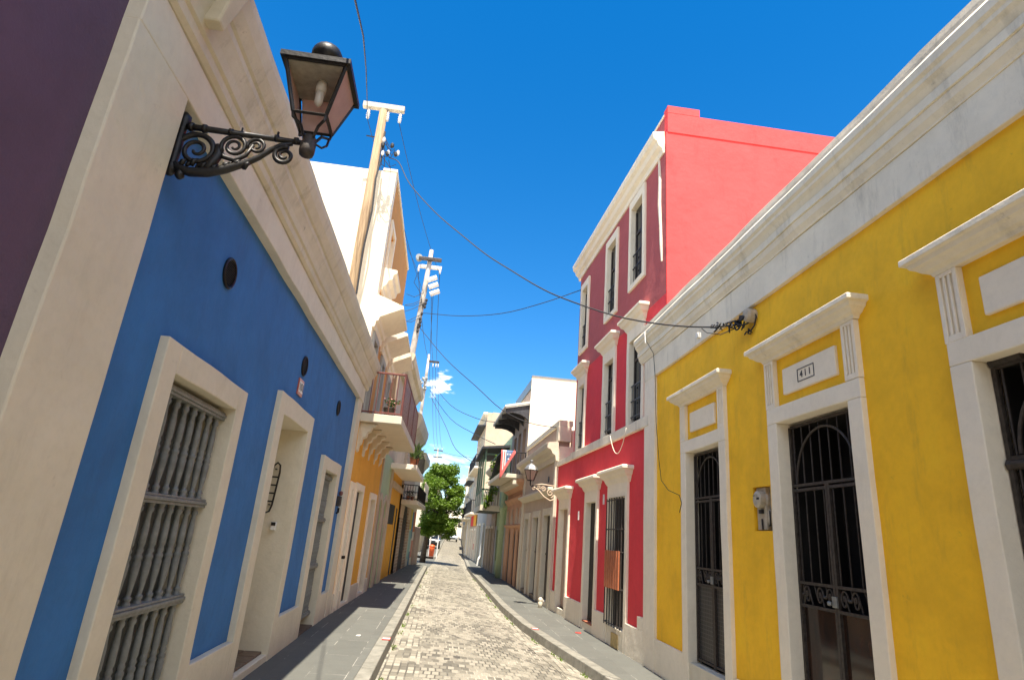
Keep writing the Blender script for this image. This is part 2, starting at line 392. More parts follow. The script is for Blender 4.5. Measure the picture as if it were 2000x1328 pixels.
# ------------------------------------------------------------------ ground, road, sidewalks
LK = [(-12,-.70),(4,-.60),(9.4,-.56),(13.7,-.515),(20,-.465),(31,-.345)]
RK = [(-12,3.0),(4,2.85),(7,2.72),(9.57,2.47),(11.5,2.24),(14,2.0),(17.2,1.87),(24.1,1.84),(30,1.80),(36,1.83),(50,2.22),(70,2.9),(90,3.6),(138,4.9),(260,8)]
def interp(T, y):
    for (a, p), (b, q) in zip(T, T[1:]):
        if y <= b: return p+(q-p)*(y-a)/(b-a)
    return T[-1][1]
LFAR = LK[:-1] + [(31,-.345),(36,-.15),(43.3,.02),(60,.32),(89,.84),(138,1.9),(260,4.5)]
m = MB()
m.add([(-400,-150,-.45),(400,-150,-.45),(400,30,-.45),(-400,30,-.45),(-400,60,-.45),(400,60,-.45),(400,900,5.5),(-400,900,5.5)], [(0,1,2,3),(3,2,5,4),(4,5,6,7)])
tag(m.build('ground', 'earth'), kind='structure')
ysamp = [-12+1.0*i for i in range(0, 60)] + [50+4*i for i in range(0, 53)]
def zroad(y, x):
    l, r = interp(LFAR, y), interp(RK, y); t = (x-l)/(r-l)
    return -.15 - .12*t + gz(y) - .03*(1-4*(t-.5)**2)*-1
m = MB(); gl = MB(); gr = MB()
for a, b in zip(ysamp, ysamp[1:]):
    for q in range(8):
        P = []
        for y, t in ((a,q/8),(a,(q+1)/8),(b,(q+1)/8),(b,q/8)):
            l, r = interp(LFAR, y)-.05, interp(RK, y)+.05
            x = l+(r-l)*t; P.append((x, y, zroad(y, x)))
        m.quad(*P)
    for g, tt in ((gl, (0,.165)), (gr, (.86,1))):
        if b > 60: continue
        P = []
        for y, t in ((a,tt[0]),(a,tt[1]),(b,tt[1]),(b,tt[0])):
            l, r = interp(LFAR, y), interp(RK, y); x = l+(r-l)*t; P.append((x, y, zroad(y, x)+.005))
        g.quad(*P)
tag(m.build('road', 'road'), kind='structure')
gl.v += []; tag(gl.build('gutter_strip', 'gutter'), kind='structure'); tag(gr.build('gutter_strip', 'gutter'), kind='structure')
m = MB(); k = MB()
for a, b in zip([y for y in ysamp if y <= 31], [y for y in ysamp if 1 <= 2 and y > -12 and y <= 31]):
    xa, xb = interp(LK, a), interp(LK, b)
    m.quad((-2.6,a,0),(xa-.17,a,0),(xb-.17,b,0),(-2.6,b,0))
    k.hexa([(xa-.17,a,-.4),(xa+.035,a,-.4),(xb+.035,b,-.4),(xb-.17,b,-.4),(xa-.17,a,.004),(xa,a,.006),(xb,b,.006),(xb-.17,b,.004)])
m.quad((-3.4,31,-.15),(-.17,31,-.15),(.0,43,-.15),(-4,43,-.15))
m.box(-2.6,-.37,30.9,31.0,-.4,-.001)
tag(m.build('sidewalk', 'sidewalk'), kind='structure'); tag(k.build('kerb', 'kerb', bevel=.012), kind='structure')
m = MB(); k = MB()
for a, b in zip(ysamp, ysamp[1:]):
    if b > 140: break
    xa, xb = interp(RK, a), interp(RK, b); za, zb = -.12+gz(a), -.12+gz(b)
    m.quad((xa+.19,a,za),(xa+3.2,a,za),(xb+3.2,b,zb),(xb+.19,b,zb))
    k.hexa([(xa-.03,a,za-.35),(xa+.19,a,za-.35),(xb+.19,b,zb-.35),(xb-.03,b,zb-.35),(xa,a,za+.006),(xa+.19,a,za+.004),(xb+.19,b,zb+.004),(xb,b,zb+.006)])
tag(m.build('sidewalk', 'sidewalk'), kind='structure'); tag(k.build('kerb', 'kerb', bevel=.012), kind='structure')
m = MB(); k = MB()                                                   # left pavement beyond the opening
for a, b in zip(ysamp, ysamp[1:]):
    if a < 43 or b > 140: continue
    xa, xb = interp(LFAR, a), interp(LFAR, b); za, zb = gz(a)-.02, gz(b)-.02
    m.quad((xa-4,a,za),(xa-.15,a,za),(xb-.15,b,zb),(xb-4,b,zb))
    k.hexa([(xa-.15,a,za-.3),(xa,a,za-.3),(xb,b,zb-.3),(xb-.15,b,zb-.3),(xa-.15,a,za+.004),(xa,a,za+.005),(xb,b,zb+.005),(xb-.15,b,zb+.004)])
tag(m.build('sidewalk', 'sidewalk'), kind='structure'); tag(k.build('kerb', 'kerb'), kind='structure')
for x, y, z, lab in ((-.60, 10.15, .008, 'left'), (2.16, 13.2, -.111, 'right')):
    t = thing('kerb_marker', (x, y, z), 'small red and white painted patch on the %s kerb' % lab, 'kerb marking')
    m = MB(); m.box(x-.06, x+.06, y-.11, y+.11, z, z+.006); p = m.build('red_patch', 'paint_red', t)
    m = MB(); m.box(x-.055, x+.055, y-.05, y+.05, z+.006, z+.009); m.build('white_stripe', 'paint_white', t)

# ------------------------------------------------------------------ blue house (left)
FB = Fac(-1.9, 0, 0, 1)
def body(F, y0, y1, z1, mat, parent, depth=7, z0=-.4, front=.55, name='body'):
    m = MB()
    m.fbox(F, y0, y1, z0, z1, -depth, -front)
    m.fbox(F, y0, y0+.2, z0, z1-.003, -front+.001, -.004); m.fbox(F, y1-.2, y1, z0, z1-.003, -front+.001, -.004)
    m.fbox(F, y0+.201, y1-.201, z1-.2, z1-.003, -front+.001, -.004)
    return m.build(name, mat, parent)
PV = thing('purple_house', (-1.9, 0, 0), 'dark purple plastered house wall at the left edge before the cream pilaster', 'house')
m = MB(); m.fbox(FB, -9, 2.675, -.4, 7.2, -6, 0); m.build('wall', 'purple', PV)

BH = thing('blue_house', (-1.9, 7.5, 0), 'single storey blue house with cream frames and cornice, turned grilles and recessed doorway', 'house')
m = MB()
m.wall(FB, 2.95, 12.42, -.3, 4.0, [(4.10,5.36,-.05,2.46,.3),(6.88,8.14,.05,2.71,.5),(9.83,10.92,.0,2.39,.3)])
m.build('wall', 'blue', BH)
body(FB, 2.68, 12.42, 4.85, 'cream', BH)
m = MB()
cutbox(m, FB, 2.655, 3.28, -.3, 4.0, -.02, .085, 1, 14); rag(m, .012); m.build('pilaster', 'cream', BH, bevel=.01)
m = MB(); cutbox(m, FB, 11.93, 12.42, -.3, 4.0, -.02, .07, 1, 12); rag(m, .012); m.build('pilaster', 'cream', BH, bevel=.01)
m = MB(); cutbox(m, FB, 2.655, 12.42, 3.99, 4.28, -.02, .088, 40, 1); rag(m, .012); m.build('frieze', 'cream', BH, bevel=.008)
def run(F, prof, y0, y1, n, amp=.008):
    m = MB(); k = len(m.v); q = len(prof)
    for i in range(n+1):
        y = y0+(y1-y0)*i/n
        for w, z in prof:
            d = noise.noise(Vector((w*3, y*1.4, z*3)))*amp
            m.v.append(F(y, z+d, w+d*.7))
    for i in range(n):
        for j in range(q-1):
            a = k+i*q+j; m.f.append((a, a+1, a+q+1, a+q))
    m.f.append(tuple(k+j for j in range(q))); m.f.append(tuple(k+n*q+j for j in range(q))); return m
profB = [(-.02,4.283),(.10,4.283),(.125,4.31),(.13,4.37),(.15,4.385),(.165,4.45),(.195,4.53),(.205,4.55),(.205,4.60),(.225,4.615),(.27,4.70),(.295,4.79),(.295,4.86),(.27,4.90),(.10,4.96),(-.3,4.96)]
run(FB, profB, 2.655, 12.62, 44).build('cornice', 'cornice_cream', BH)
m = MB()
m.add([FB(3.05,4.42,.08),FB(3.05,4.42,.25),FB(3.14,4.42,.25),FB(3.14,4.42,.08),FB(3.0,4.80,.08),FB(3.0,4.82,.36),FB(3.18,4.82,.36),FB(3.18,4.80,.08)],[(0,1,2,3),(4,7,6,5),(0,4,5,1),(1,5,6,2),(2,6,7,3),(3,7,4,0)])
m.fbox(FB, 2.97, 3.21, 4.821, 4.95, .05, .39)
m.build('corbel_block', 'cornice_cream', BH, bevel=.015)
# dado in pieces between the frames
for a, b in ((3.281,3.889),(5.571,6.639),(8.391,9.539),(11.201,11.929)): rag(cutbox(MB(), FB, a, b, -.3, .45, -.02, .06, 4, 1), .012).build('dado', 'cream', BH, bevel=.01)
def turned_profile(h):
    P = [(.0,.030),(.04,.030),(.05,.022),(.07,.030),(.09,.030),(.10,.018),(.13,.020),(.30,.031),(.40,.034),(.43,.026),(.45,.034),(.47,.034),(.49,.022),(.52,.031),(.55,.022),(.58,.030),(.75,.029),(.88,.020),(.905,.031),(.93,.031),(.945,.022),(.96,.030),(1,.030)]
    return [(r, z*h) for z, r in P]
def turned_grille(parent_win, F, y0, y1, zr, n, w, scale=1.0):
    secs = list(zip(zr, zr[1:])); m = MB(); prof = []
    for a, b in secs: prof += [(r*scale, a+.02+z) for r, z in turned_profile(b-a-.04)]
    p0 = F(y0, 0, w-.03); prof = [(q*.86, z) for q, z in prof]
    m.lathe(p0, prof, 9); step = (y1-y0)/n
    first = None
    for i in range(n):
        if first is None:
            first = m.build('baluster', 'turned', parent_win, smooth=True); first.location = (0, step*.5, 0)
        else: copy_child(first, parent_win, (0, step*i, 0))
    for z in zr:
        r = MB(); r.fbox(F, y0+.002, y1-.002, z-.034, z-.012, w-.062, w+.012); r.fbox(F, y0+.003, y1-.003, z-.0118, z+.012, w-.058, w+.022); r.fbox(F, y0+.002, y1-.002, z+.0122, z+.032, w-.062, w+.010)
        r.build('rail', 'turned', parent_win, bevel=.004)
win = surround(FB, 3.89, 5.57, -.3, 2.66, .205, .195, .06, .28).build('window', 'cream', BH, bevel=.008)
turned_grille(win, FB, 4.098, 5.362, [.22,.955,1.67,2.39], 8, -.03)
m = MB(); m.fbox(FB, 4.12, 5.34, -.05, 2.45, -.5, -.20); m.build('shutter', simple('dark_grey_shutter', (.05,.06,.058), .5, 0, .3, 6), win)
m = MB(); m.fbox(FB, 4.10, 5.36, -.3, .16, -.28, .02); m.build('sill', 'cream', win)
dr = surround(FB, 6.64, 8.39, -.3, 2.93, .235, .22, .06, .62).build('doorway', 'cream', BH, bevel=.008)
m = MB(); m.fbox(FB, 6.878, 8.152, -.3, .075, -1.2, .055); m.build('threshold', 'cream', dr, bevel=.01)
m = MB()
for i in range(4):
    for j in range(3): m.fbox(FB, 6.885+.315*i, 6.885+.315*i+.307, .076, .105, -.60+.2*j, -.60+.2*j+.192)
m.build('step_tiles', 'browntile', dr, bevel=.006)
m = MB(); m.fbox(FB, 6.87, 8.16, .08, 2.72, -1.3, -.62); m.build('door_leaf', 'darkwood', dr)
m = MB()                                                             # iron door pull on the far reveal
yy = 8.09
loop = [Vector((-1.9-.30+x, yy, z)) for x, z in ((.0,1.70),(.03,1.66),(.075,1.68),(.095,1.76),(.115,2.16),(.105,2.25),(.07,2.28),(.03,2.24),(.02,2.16),(.0,1.76),(.0,1.70))]
m.tube(loop, .012, 6)
for i in range(4):
    z = 1.80+.1*i; m.tube([(-2.2+.005+.01*i*.5, yy, z), (-2.2+.098+.005*i, yy, z)], .010, 6)
for z in (1.76, 2.20): m.tube([(-2.145, yy, z), (-2.145, 8.16, z)], .009, 6)
m.build('iron_pull', 'iron', dr)
m = MB(); m.box(-2.075, -2.015, 8.095, 8.153, 1.46, 1.56); ip = m.build('intercom', 'paint_white', dr, bevel=.006)
m = MB(); m.box(-2.072, -2.018, 8.090, 8.094, 1.515, 1.555); m.build('speaker_grille', 'iron', ip)
win2 = surround(FB, 9.54, 11.20, -.3, 2.58, .27, .19, .06, .28).build('window', 'cream', BH, bevel=.008)
turned_grille(win2, FB, 9.812, 10.93, [.20,.92,1.64,2.32], 9, -.035, .85)
m = MB(); m.fbox(FB, 9.82, 10.92, -.05, 2.38, -.5, -.20); m.build('shutter', bpy.data.materials['dark_grey_shutter'], win2)
m = MB(); m.fbox(FB, 9.812, 10.93, -.3, .02, -.28, .045); m.build('sill', 'browntile', win2)
for y in (4.67, 7.53, 10.23):
    m = MB(); c = FB(y, 3.44, 0)
    ring = [c+Vector((.012, .118*math.cos(t*math.pi/12), .118*math.sin(t*math.pi/12))) for t in range(25)]
    m.tube(ring, .012, 6); v = m.build('vent', 'iron', BH)
    m = MB()
    for i in range(-6, 7):
        h = math.sqrt(max(.0001, .114**2-(i*.0175)**2)); a = c+Vector((0,0,i*.0175))
        m.hexa([a+Vector(q) for q in ((.002,-h,-.010),(.018,-h,-.004),(.018,h,-.004),(.002,h,-.010),(.002,-h,.008),(.008,-h,.010),(.008,h,.010),(.002,h,.008))])
    m.build('louvre', 'iron', v)
def text(body, size, loc, rot, name, mat, parent, ext=.004):
    cu = bpy.data.curves.new(name, 'FONT'); cu.body = body; cu.size = size; cu.extrude = ext; cu.align_x = 'CENTER'; cu.align_y = 'CENTER'
    o = bpy.data.objects.new(name, cu); COL.objects.link(o)
    dg = bpy.context.evaluated_depsgraph_get(); me = bpy.data.meshes.new_from_object(o.evaluated_get(dg)); bpy.data.objects.remove(o)
    me.materials.append(M[mat]); o = bpy.data.objects.new(name, me); COL.objects.link(o)
    root = parent
    while root.parent is not None: root = root.parent
    o.parent = parent; o.location = Vector(loc)-root.location; o.rotation_euler = rot; return o
m = MB(); m.fbox(FB, 7.40, 7.64, 3.06, 3.26, .001, .018); np_ = m.build('number_tile', simple('red_glazed_tile', (.42,.10,.06), .3), BH)
m = MB(); m.fbox(FB, 7.425, 7.615, 3.095, 3.225, .0182, .022); m.build('tile_centre', 'paint_white', np_)
text('101', .14, (-1.8765, 7.52, 3.16), (R(90), 0, R(90)), 'digits', 'timber_dark', np_, .002)
EM = thing('wall_fixture', (-1.9, 11.62, 1.9), 'small dark electrical fixture on the blue wall beside the last grille', 'electrical box')
m = MB(); m.fbox(FB, 11.58, 11.72, 1.90, 2.08, 0, .07); m.build('box', 'rust_iron', EM, bevel=.01)
m = MB(); m.lathe(FB(11.65, 2.09, .05), [(.02,0),(.035,.02),(.035,.06),(.02,.08)], 10); m.build('glass_cap', 'brownrail', EM, smooth=True)
m = MB(); m.tube([FB(11.64,1.87,.05),FB(11.66,1.8,.05),FB(11.70,1.78,.02)], .02, 6); m.build('conduit', 'iron', EM)

# ------------------------------------------------------------------ wall lantern on the blue house
LX, LY = -1.085, 3.37
LT = thing('wall_lantern', (-1.82, LY, 3.75), 'black square street lantern on scrolled iron bracket above the blue wall', 'street lamp')
m = MB(); U, V = (1,0,0), (0,0,1)
m.tube([(-1.84,LY,3.875),(-1.75,LY,3.872),(-1.10,LY,3.865)], [.022,.020,.017], 8)
for x, r in ((-1.80,.030),(-1.72,.028),(-1.56,.024),(-1.28,.024),(-1.16,.024)): m.tube([(x-.012,LY,3.872),(x+.012,LY,3.872)], r, 8)
belly = [(-1.86,3.62),(-1.82,3.575),(-1.74,3.555),(-1.64,3.567),(-1.54,3.605),(-1.44,3.66),(-1.36,3.72),(-1.30,3.785),(-1.25,3.825),(-1.18,3.85)]
m.tube([(x,LY,z) for x, z in belly], [.022,.026,.030,.030,.027,.022,.018,.017,.016,.014], 8)
m.tube(spiral((-1.735,LY,3.715), .125, .018, R(200), R(-520), 46, U, V), [.020-.010*i/46 for i in range(47)], 6)
m.tube([(-1.62,LY,3.77),(-1.60,LY,3.70),(-1.63,LY,3.62),(-1.66,LY,3.57)], [.016,.03,.032,.02], 6)
m.tube(spiral((-1.52,LY,3.775), .082, .014, R(215), R(-500), 36, U, V), [.015-.007*i/36 for i in range(37)], 6)
m.tube([(-1.60,LY,3.74),(-1.57,LY,3.69),(-1.50,LY,3.675),(-1.44,LY,3.72),(-1.41,LY,3.80)], [.012,.016,.016,.013,.012], 6)
m.tube(spiral((-1.39,LY,3.795), .058, .012, R(200), R(-460), 30, U, V), [.013-.006*i/30 for i in range(31)], 6)
m.tube(spiral((-1.215,LY,3.755), .066, .014, R(75), R(700), 32, U, V), [.017-.008*i/32 for i in range(33)], 6)
for i in range(14):                                                   # acanthus leaves along the belly
    t = i/13; x = -1.83+.40*t; z = 3.60+.02*math.sin(t*9)+.045*t
    m.tube([(x,LY,z-.03),(x+.012,LY+.012*(-1)**i,z),(x+.028,LY,z+.028)], [.012,.018,.004], 5)
for x, z in ((-1.70,3.60),(-1.665,3.625),(-1.635,3.66),(-1.62,3.70)):
    m.tube([(x,LY,z),(x+.03,LY,z+.02),(x+.05,LY,z+.005)], [.018,.016,.004], 5)
m.tube([(-1.435,LY,3.66),(-1.435,LY,3.625)], .012, 6); m.tube([(-1.28,LY,3.87),(-1.28,LY,3.92)], .008, 6); m.tube([(-1.50,LY,3.87),(-1.50,LY,3.915)], .006, 6)
m.build('bracket', 'iron', LT, smooth=True)
m = MB(); m.lathe((-1.855,LY,3.52), [(.018,0),(.04,.03),(.03,.08),(.035,.2),(.03,.33),(.045,.38),(.04,.42),(.012,.45)], 8)
m.lathe((-1.79,LY,3.50), [(.012,0),(.03,.02),(.024,.05),(.014,.07)], 8)
m.build('wall_mount', 'iron', LT, smooth=True)
m = MB(); m.lathe((LX,LY,3.78), [(.02,-.01),(.042,0),(.05,.03),(.05,.075),(.038,.10),(.046,.12),(.03,.145)], 10); m.build('socket', 'rust_iron', LT, smooth=True)
zb, zt, hb, ht = 4.02, 4.350, .102, .188
cb_ = [Vector((LX+sx*hb, LY+sy*hb, zb)) for sx, sy in ((-1,-1),(1,-1),(1,1),(-1,1))]
ct_ = [Vector((LX+sx*ht, LY+sy*ht, zt)) for sx, sy in ((-1,-1),(1,-1),(1,1),(-1,1))]
m = MB()
for i in range(4):
    j = (i+1) % 4
    m.tube([cb_[i], ct_[i]], .013, 4); m.tube([cb_[i], cb_[j]], .012, 4); m.tube([ct_[i], ct_[j]], .015, 4)
for sx, sy in ((-1,-1),(1,-1),(1,1),(-1,1)):
    c = Vector((LX+sx*hb, LY+sy*hb, zb))
    m.tube([c, c+Vector((-sx*.005,-sy*.005,-.035)), Vector((LX+sx*.055,LY+sy*.055,3.965)), Vector((LX+sx*.03,LY+sy*.03,3.90))], .010, 6)
m.tube([(LX+.02,LY,3.88),(LX+.08,LY+.02,3.86),(LX+.10,LY+.05,3.90),(LX+.095,LY+.09,3.98)], .008, 6)
m.build('frame', 'iron', LT)
for i in range(4):
    j = (i+1) % 4; m = MB(); n_ = (ct_[i]+ct_[j]+cb_[i]+cb_[j])/4 - Vector((LX,LY,(zb+zt)/2)); n_.z = 0; n_ = n_.normalized()*.004
    q = [cb_[i].lerp(cb_[j],.06), cb_[i].lerp(cb_[j],.94), ct_[i].lerp(ct_[j],.94), ct_[i].lerp(ct_[j],.06)]
    if i == 0: continue                                               # the street-facing near pane is missing
    m.hexa([p-n_ for p in q]+[p+n_ for p in q]); m.build('pane', 'pane', LT)
m = MB()
e = ht+.028; rz_ = zt+.012
m.add([(LX-e,LY-e,rz_-.02),(LX+e,LY-e,rz_-.02),(LX+e,LY+e,rz_-.02),(LX-e,LY+e,rz_-.02),(LX-e,LY-e,rz_+.015),(LX+e,LY-e,rz_+.015),(LX+e,LY+e,rz_+.015),(LX-e,LY+e,rz_+.015),(LX-.08,LY-.08,rz_+.11),(LX+.08,LY-.08,rz_+.11),(LX+.08,LY+.08,rz_+.11),(LX-.08,LY+.08,rz_+.11)],
      [(0,3,2,1),(0,1,5,4),(1,2,6,5),(2,3,7,6),(3,0,4,7),(4,5,9,8),(5,6,10,9),(6,7,11,10),(7,4,8,11),(8,9,10,11)])
lr = m.build('roof', 'iron', LT)
m = MB(); m.lathe((LX,LY,rz_+.11), [(.085,0),(.085,.04),(.10,.05),(.10,.10),(.085,.13),(.02,.15)], 16); m.build('chimney', 'iron', lr, smooth=True)
m = MB(); m.box(LX-ht+.01, LX+ht-.01, LY-ht+.01, LY+ht-.01, zt-.018, zt-.010); m.build('reflector', simple('grey_lamp_lining', (.32,.30,.25), .6, 0, .25, 14), LT)
m = MB(); m.lathe((LX+.01,LY-.01,zt-.20), [(.012,0),(.028,.02),(.030,.09),(.026,.10)], 10); m.lathe((LX+.01,LY-.01,zt-.10), [(.034,0),(.036,.04),(.03,.09)], 10)
m.build('bulb', simple('pale_lamp_bulb', (.6,.56,.48), .3, 0, .1, 5), LT, smooth=True)

# ------------------------------------------------------------------ orange house (left, three storeys)
FO = Fac(-1.87, .03, 12, 1)
FU = Fac(-1.90, 0, 12, 1)
OH = thing('orange_house', (-1.87, 14.7, 0), 'tall orange house with white side wall, brown railed balcony and white window hoods', 'house')
m = MB(); m.wall(FO, 12.425, 17.0, -.3, 3.62, [(12.66,13.02,-.1,2.30,.45),(13.50,14.25,-.1,2.27,.4),(15.72,16.45,-.1,2.22,.4)]); m.build('wall', 'ochre', OH)
m = MB(); m.wall(FU, 12.74, 17.98, 3.62, 9.48, [(12.95,13.75,3.8,5.55,.2),(14.75,15.55,3.8,5.5,.2),(16.5,17.2,3.8,5.5,.2),(13.0,13.7,7.2,8.3,.2)]); m.build('upper_wall', 'brownochre', OH)
m = MB(); m.fbox(FU, 12.43, 12.735, 3.7, 9.5, -9, .012); m.fbox(FU, 12.43, 12.735, -.3, 3.699, -9, -.02)
m.build('side_wall', 'white', OH)
m = MB(); m.fbox(FU, 12.74, 17.98, -.3, 9.4, -9, -.45); m.build('body', 'white', OH)
m = MB(); m.fbox(FU, 12.42, 18.0, 9.502, 9.58, -.3, .035); m.build('coping', 'white', OH, bevel=.01)
for a, b in ((12.425,12.599),(13.081,13.239),(14.331,15.449),(16.601,17.0)): MB().fbox(FO, a, b, -.3, .33, -.02, .035).build('dado', 'cream', OH, bevel=.01)
for y0, y1, zt, dep in ((12.60,13.08,2.42,.4),(13.24,14.33,2.45,.4),(15.45,16.6,2.39,.4)):
    d = surround(FO, y0, y1, -.3, zt, .13, .15, .04, dep).build('doorway', 'white', OH, bevel=.008)
    m = MB(); m.fbox(FO, y0+.1, y1-.1, -.1, zt-.1, -dep-.1, -.055 if y0 == 13.24 else -.2); m.build('door', 'dark', d)
    m = MB(); m.fbox(FO, y0+.132, y1-.132, -.3, .06, -dep, .03); m.build('threshold', 'white', d)
m = MB(); m.tube([FO(12.72,.98,-.05), FO(12.66,.99,.10)], .03, 8); m.build('spout', 'iron', OH)
hoodp = lambda z: [(-.02,z-.75),(.05,z-.75),(.07,z-.70),(.07,z-.62),(.12,z-.60),(.14,z-.52),(.17,z-.50),(.59,z-.29),(.62,z-.29),(.62,z-.22),(.02,z)]
for a, b in ((12.44,13.95),(14.35,15.8),(16.2,17.6)):
    h = run(FU, hoodp(6.42), a, b, 3, 0).build('door_hood', 'white', OH, bevel=.006)
    m = MB(); m.fbox(FU, a+.15, b-.15, 3.8, 5.66, -.02, .05); 
    m = surround(FU, a+.28, b-.28, 3.78, 5.66, .16, .14, .06, .2); m.build('door_surround', 'greywall', OH)
    m = MB(); m.fbox(FU, a+.44, b-.44, 3.8, 5.5, -.3, -.17)
    for i in range(4): m.fbox(FU, a+.46+i*.15, a+.46+i*.15+.13, 3.82, 5.48, -.169, -.15)
    m.build('balcony_door', 'woodshutter', OH)
hp = lambda z: [(-.02,z-.45),(.05,z-.45),(.07,z-.36),(.12,z-.33),(.16,z-.22),(.24,z-.18),(.26,z-.06),(.33,z-.02),(.33,z+.06),(0,z+.10)]
for a, b in ((12.78,13.95),):
    run(FU, hp(7.12), a, b, 3, 0).build('window_hood', 'white', OH, bevel=.006)
    f_ = surround(FU, a+.1, b-.1, 7.2, 8.5, .13, .13, .05, .15).build('window', 'white', OH)
    m = MB(); m.fbox(FU, a+.23, b-.23, 7.2, 8.37, -.25, -.12); m.build('shutter', 'ochre', f_)
BAL = Fac(-1.87, .02, 12, 1)
m = MB(); cutbox(m, BAL, 12.46, 17.15, 3.63, 3.80, -.05, .86, 8, 1); rag(m, .01)
sl_ = m.build('balcony_slab', 'cream', OH, bevel=.012)
m = MB()
for a, b in ((12.50,12.51),):
    m.tube([BAL(12.5,4.68,-.0), BAL(12.5,4.68,.83)], .022, 6); m.tube([BAL(12.5,3.84,0), BAL(12.5,3.84,.83)], .016, 6)
    for i in range(7): m.tube([BAL(12.5,3.8,.02+.135*i), BAL(12.5,4.68,.02+.135*i)], .0085, 6)
m.tube([BAL(12.5,4.69,.83), BAL(17.1,4.69,.83)], .026, 6); m.tube([BAL(12.5,3.85,.83), BAL(17.1,3.85,.83)], .02, 6)
for i in range(48): m.fbox(BAL, 12.5+.0975*i, 12.5+.0975*i+.075, 3.86, 4.67, .823, .836)
for i in range(4): m.tube([BAL(12.5+1.53*i,3.8,.83), BAL(12.5+1.53*i,4.71,.83)], .024, 6)
m.build('balcony_railing', 'brownrail', OH)
for i, y in enumerate((12.62, 13.45, 14.35, 15.3, 16.3)):
    m = MB(); pr = [(0,3.625),(.36,3.625),(.35,3.57),(.27,3.54),(.25,3.46),(.19,3.44),(.17,3.34),(.10,3.31),(.09,3.20),(.05,3.17),(.04,3.05),(0,3.02)]
    n = len(pr); m.v += [BAL(y, z, w) for w, z in pr]+[BAL(y+.16, z, w) for w, z in pr]
    m.f.append(tuple(range(n))); m.f.append(tuple(range(n, 2*n)))
    for j in range(n): m.f.append((j, (j+1)%n, n+(j+1)%n, n+j))
    rag(m, .03, 5); m.build('corbel', 'cream', OH, bevel=.012)
PT = thing('flower_pot', (-1.33, 12.95, 3.8), 'dark flower pot with pink flowers on the brown railed balcony', 'potted plant')
m = MB(); m.lathe((-1.33,12.95,3.80), [(.09,0),(.12,.20),(.14,.22),(.12,.24)], 10); m.build('pot', 'darkwood', PT, smooth=True)
def foliage(c, rad, n, size, seed, drop=0, shape=None):
    rr = random.Random(seed); m = MB(); c = Vector(c)
    for i in range(n):
        while True:
            p = Vector((rr.uniform(-1,1), rr.uniform(-1,1), rr.uniform(-1,1)))
            if p.length <= 1 and (shape is None or shape(p)): break
        q = c + Vector((p.x*rad[0], p.y*rad[1], p.z*rad[2]))
        d = Vector((rr.gauss(0,1), rr.gauss(0,1), rr.gauss(0,.6)-drop)).normalized(); s_ = Vector((rr.gauss(0,1), rr.gauss(0,1), rr.gauss(0,1))).cross(d).normalized()
        L_ = size*rr.uniform(.6,1.3); w_ = L_*.30; nn = d.cross(s_)*L_*.08
        m.add([q, q+d*L_*.5+s_*w_+nn, q+d*L_, q+d*L_*.5-s_*w_+nn, q+d*L_*.5], [(0,1,4),(1,2,4),(2,3,4),(3,0,4)])
    return m
foliage((-1.30,12.95,4.12), (.16,.16,.14), 60, .09, 3).build('leaves', 'leafdark', PT)
foliage((-1.29,12.93,4.17), (.20,.17,.13), 26, .055, 4).build('flowers', simple('pink_petals', (.65,.28,.26), .6), PT)

# ------------------------------------------------------------------ green house with arches (left)
FG = Fac(-1.72, .02, 17, 1)
GH = thing('green_house', (-1.7, 18.4, 0), 'mint green house front with two arched brown doorways beside the orange house', 'house')
def arch_holes(F, m, doors, z1, y0, y1, z0=-.3):
    """front wall with round-headed openings: flat pieces beside and above, segment fans over the arches"""
    ys = [y0]+[v for d in doors for v in d[:2]]+[y1]
    for a, b in zip(ys[::2], ys[1::2]): m.quad(F(a,z0), F(b,z0), F(b,z1), F(a,z1))
    for a, b, sp, dep in doors:
        r = (b-a)/2; c = (a+b)/2; N = 12
        A = [(c-r*math.cos(math.pi*i/N), sp+r*1.05*math.sin(math.pi*i/N)) for i in range(N+1)]
        for (p, q) in zip(A, A[1:]):
            m.quad(F(p[0],p[1]), F(q[0],q[1]), F(q[0],z1), F(p[0],z1)); m.quad(F(p[0],p[1]), F(q[0],q[1]), F(q[0],q[1],-dep), F(p[0],p[1],-dep))
        for y in (a, b): m.quad(F(y,z0), F(y,sp), F(y,sp,-dep), F(y,z0,-dep))
m = MB(); arch_holes(FG, m, [(17.25,18.1,1.85,.3),(18.5,19.4,1.85,.3)], 3.65, 17.0, 20.05); m.build('wall', 'mint', GH)
m = MB(); m.fbox(FG, 17.0, 24.0, -.3, 6.4, -7, -.32); m.fbox(FG, 18.02, 24.0, 3.66, 6.3, -.32, -.02); m.fbox(FG, 17.0, 18.0, 3.2, 3.6, -.32, -.01); m.build('body', 'beige', GH)
for a, b in ((17.25,18.1),(18.5,19.4)):
    m = MB(); cutbox(m, FG, a-.16, a-.002, -.3, 2.0, -.02, .035, 1, 4); cutbox(m, FG, b+.002, b+.16, -.3, 2.0, -.02, .035, 1, 4)
    r = (b-a)/2; c = (a+b)/2
    for i in range(12):
        t0, t1 = math.pi*i/12, math.pi*(i+1)/12; P = []
        for w in (-.02, .035):
            for t, q in ((t0,r+.002),(t1,r+.002),(t1,r+.16),(t0,r+.16)): P.append(FG(c-q*math.cos(t), 1.9+(q*1.05)*math.sin(t), w))
        m.hexa(P)
    d = rag(m).build('arched_surround', 'beige', GH)
    m = MB(); m.fbox(FG, a-.05, b+.05, -.2, 2.5, -.4, -.03); m.build('door', 'taupe', d)
run(FG, [(-.02,6.15),(.08,6.15),(.10,6.3),(.18,6.36),(.25,6.5),(.36,6.54),(.40,6.68),(.40,6.75),(0,6.85)], 18.02, 24.1, 8, .01).build('cornice', 'cornice_cream', GH)
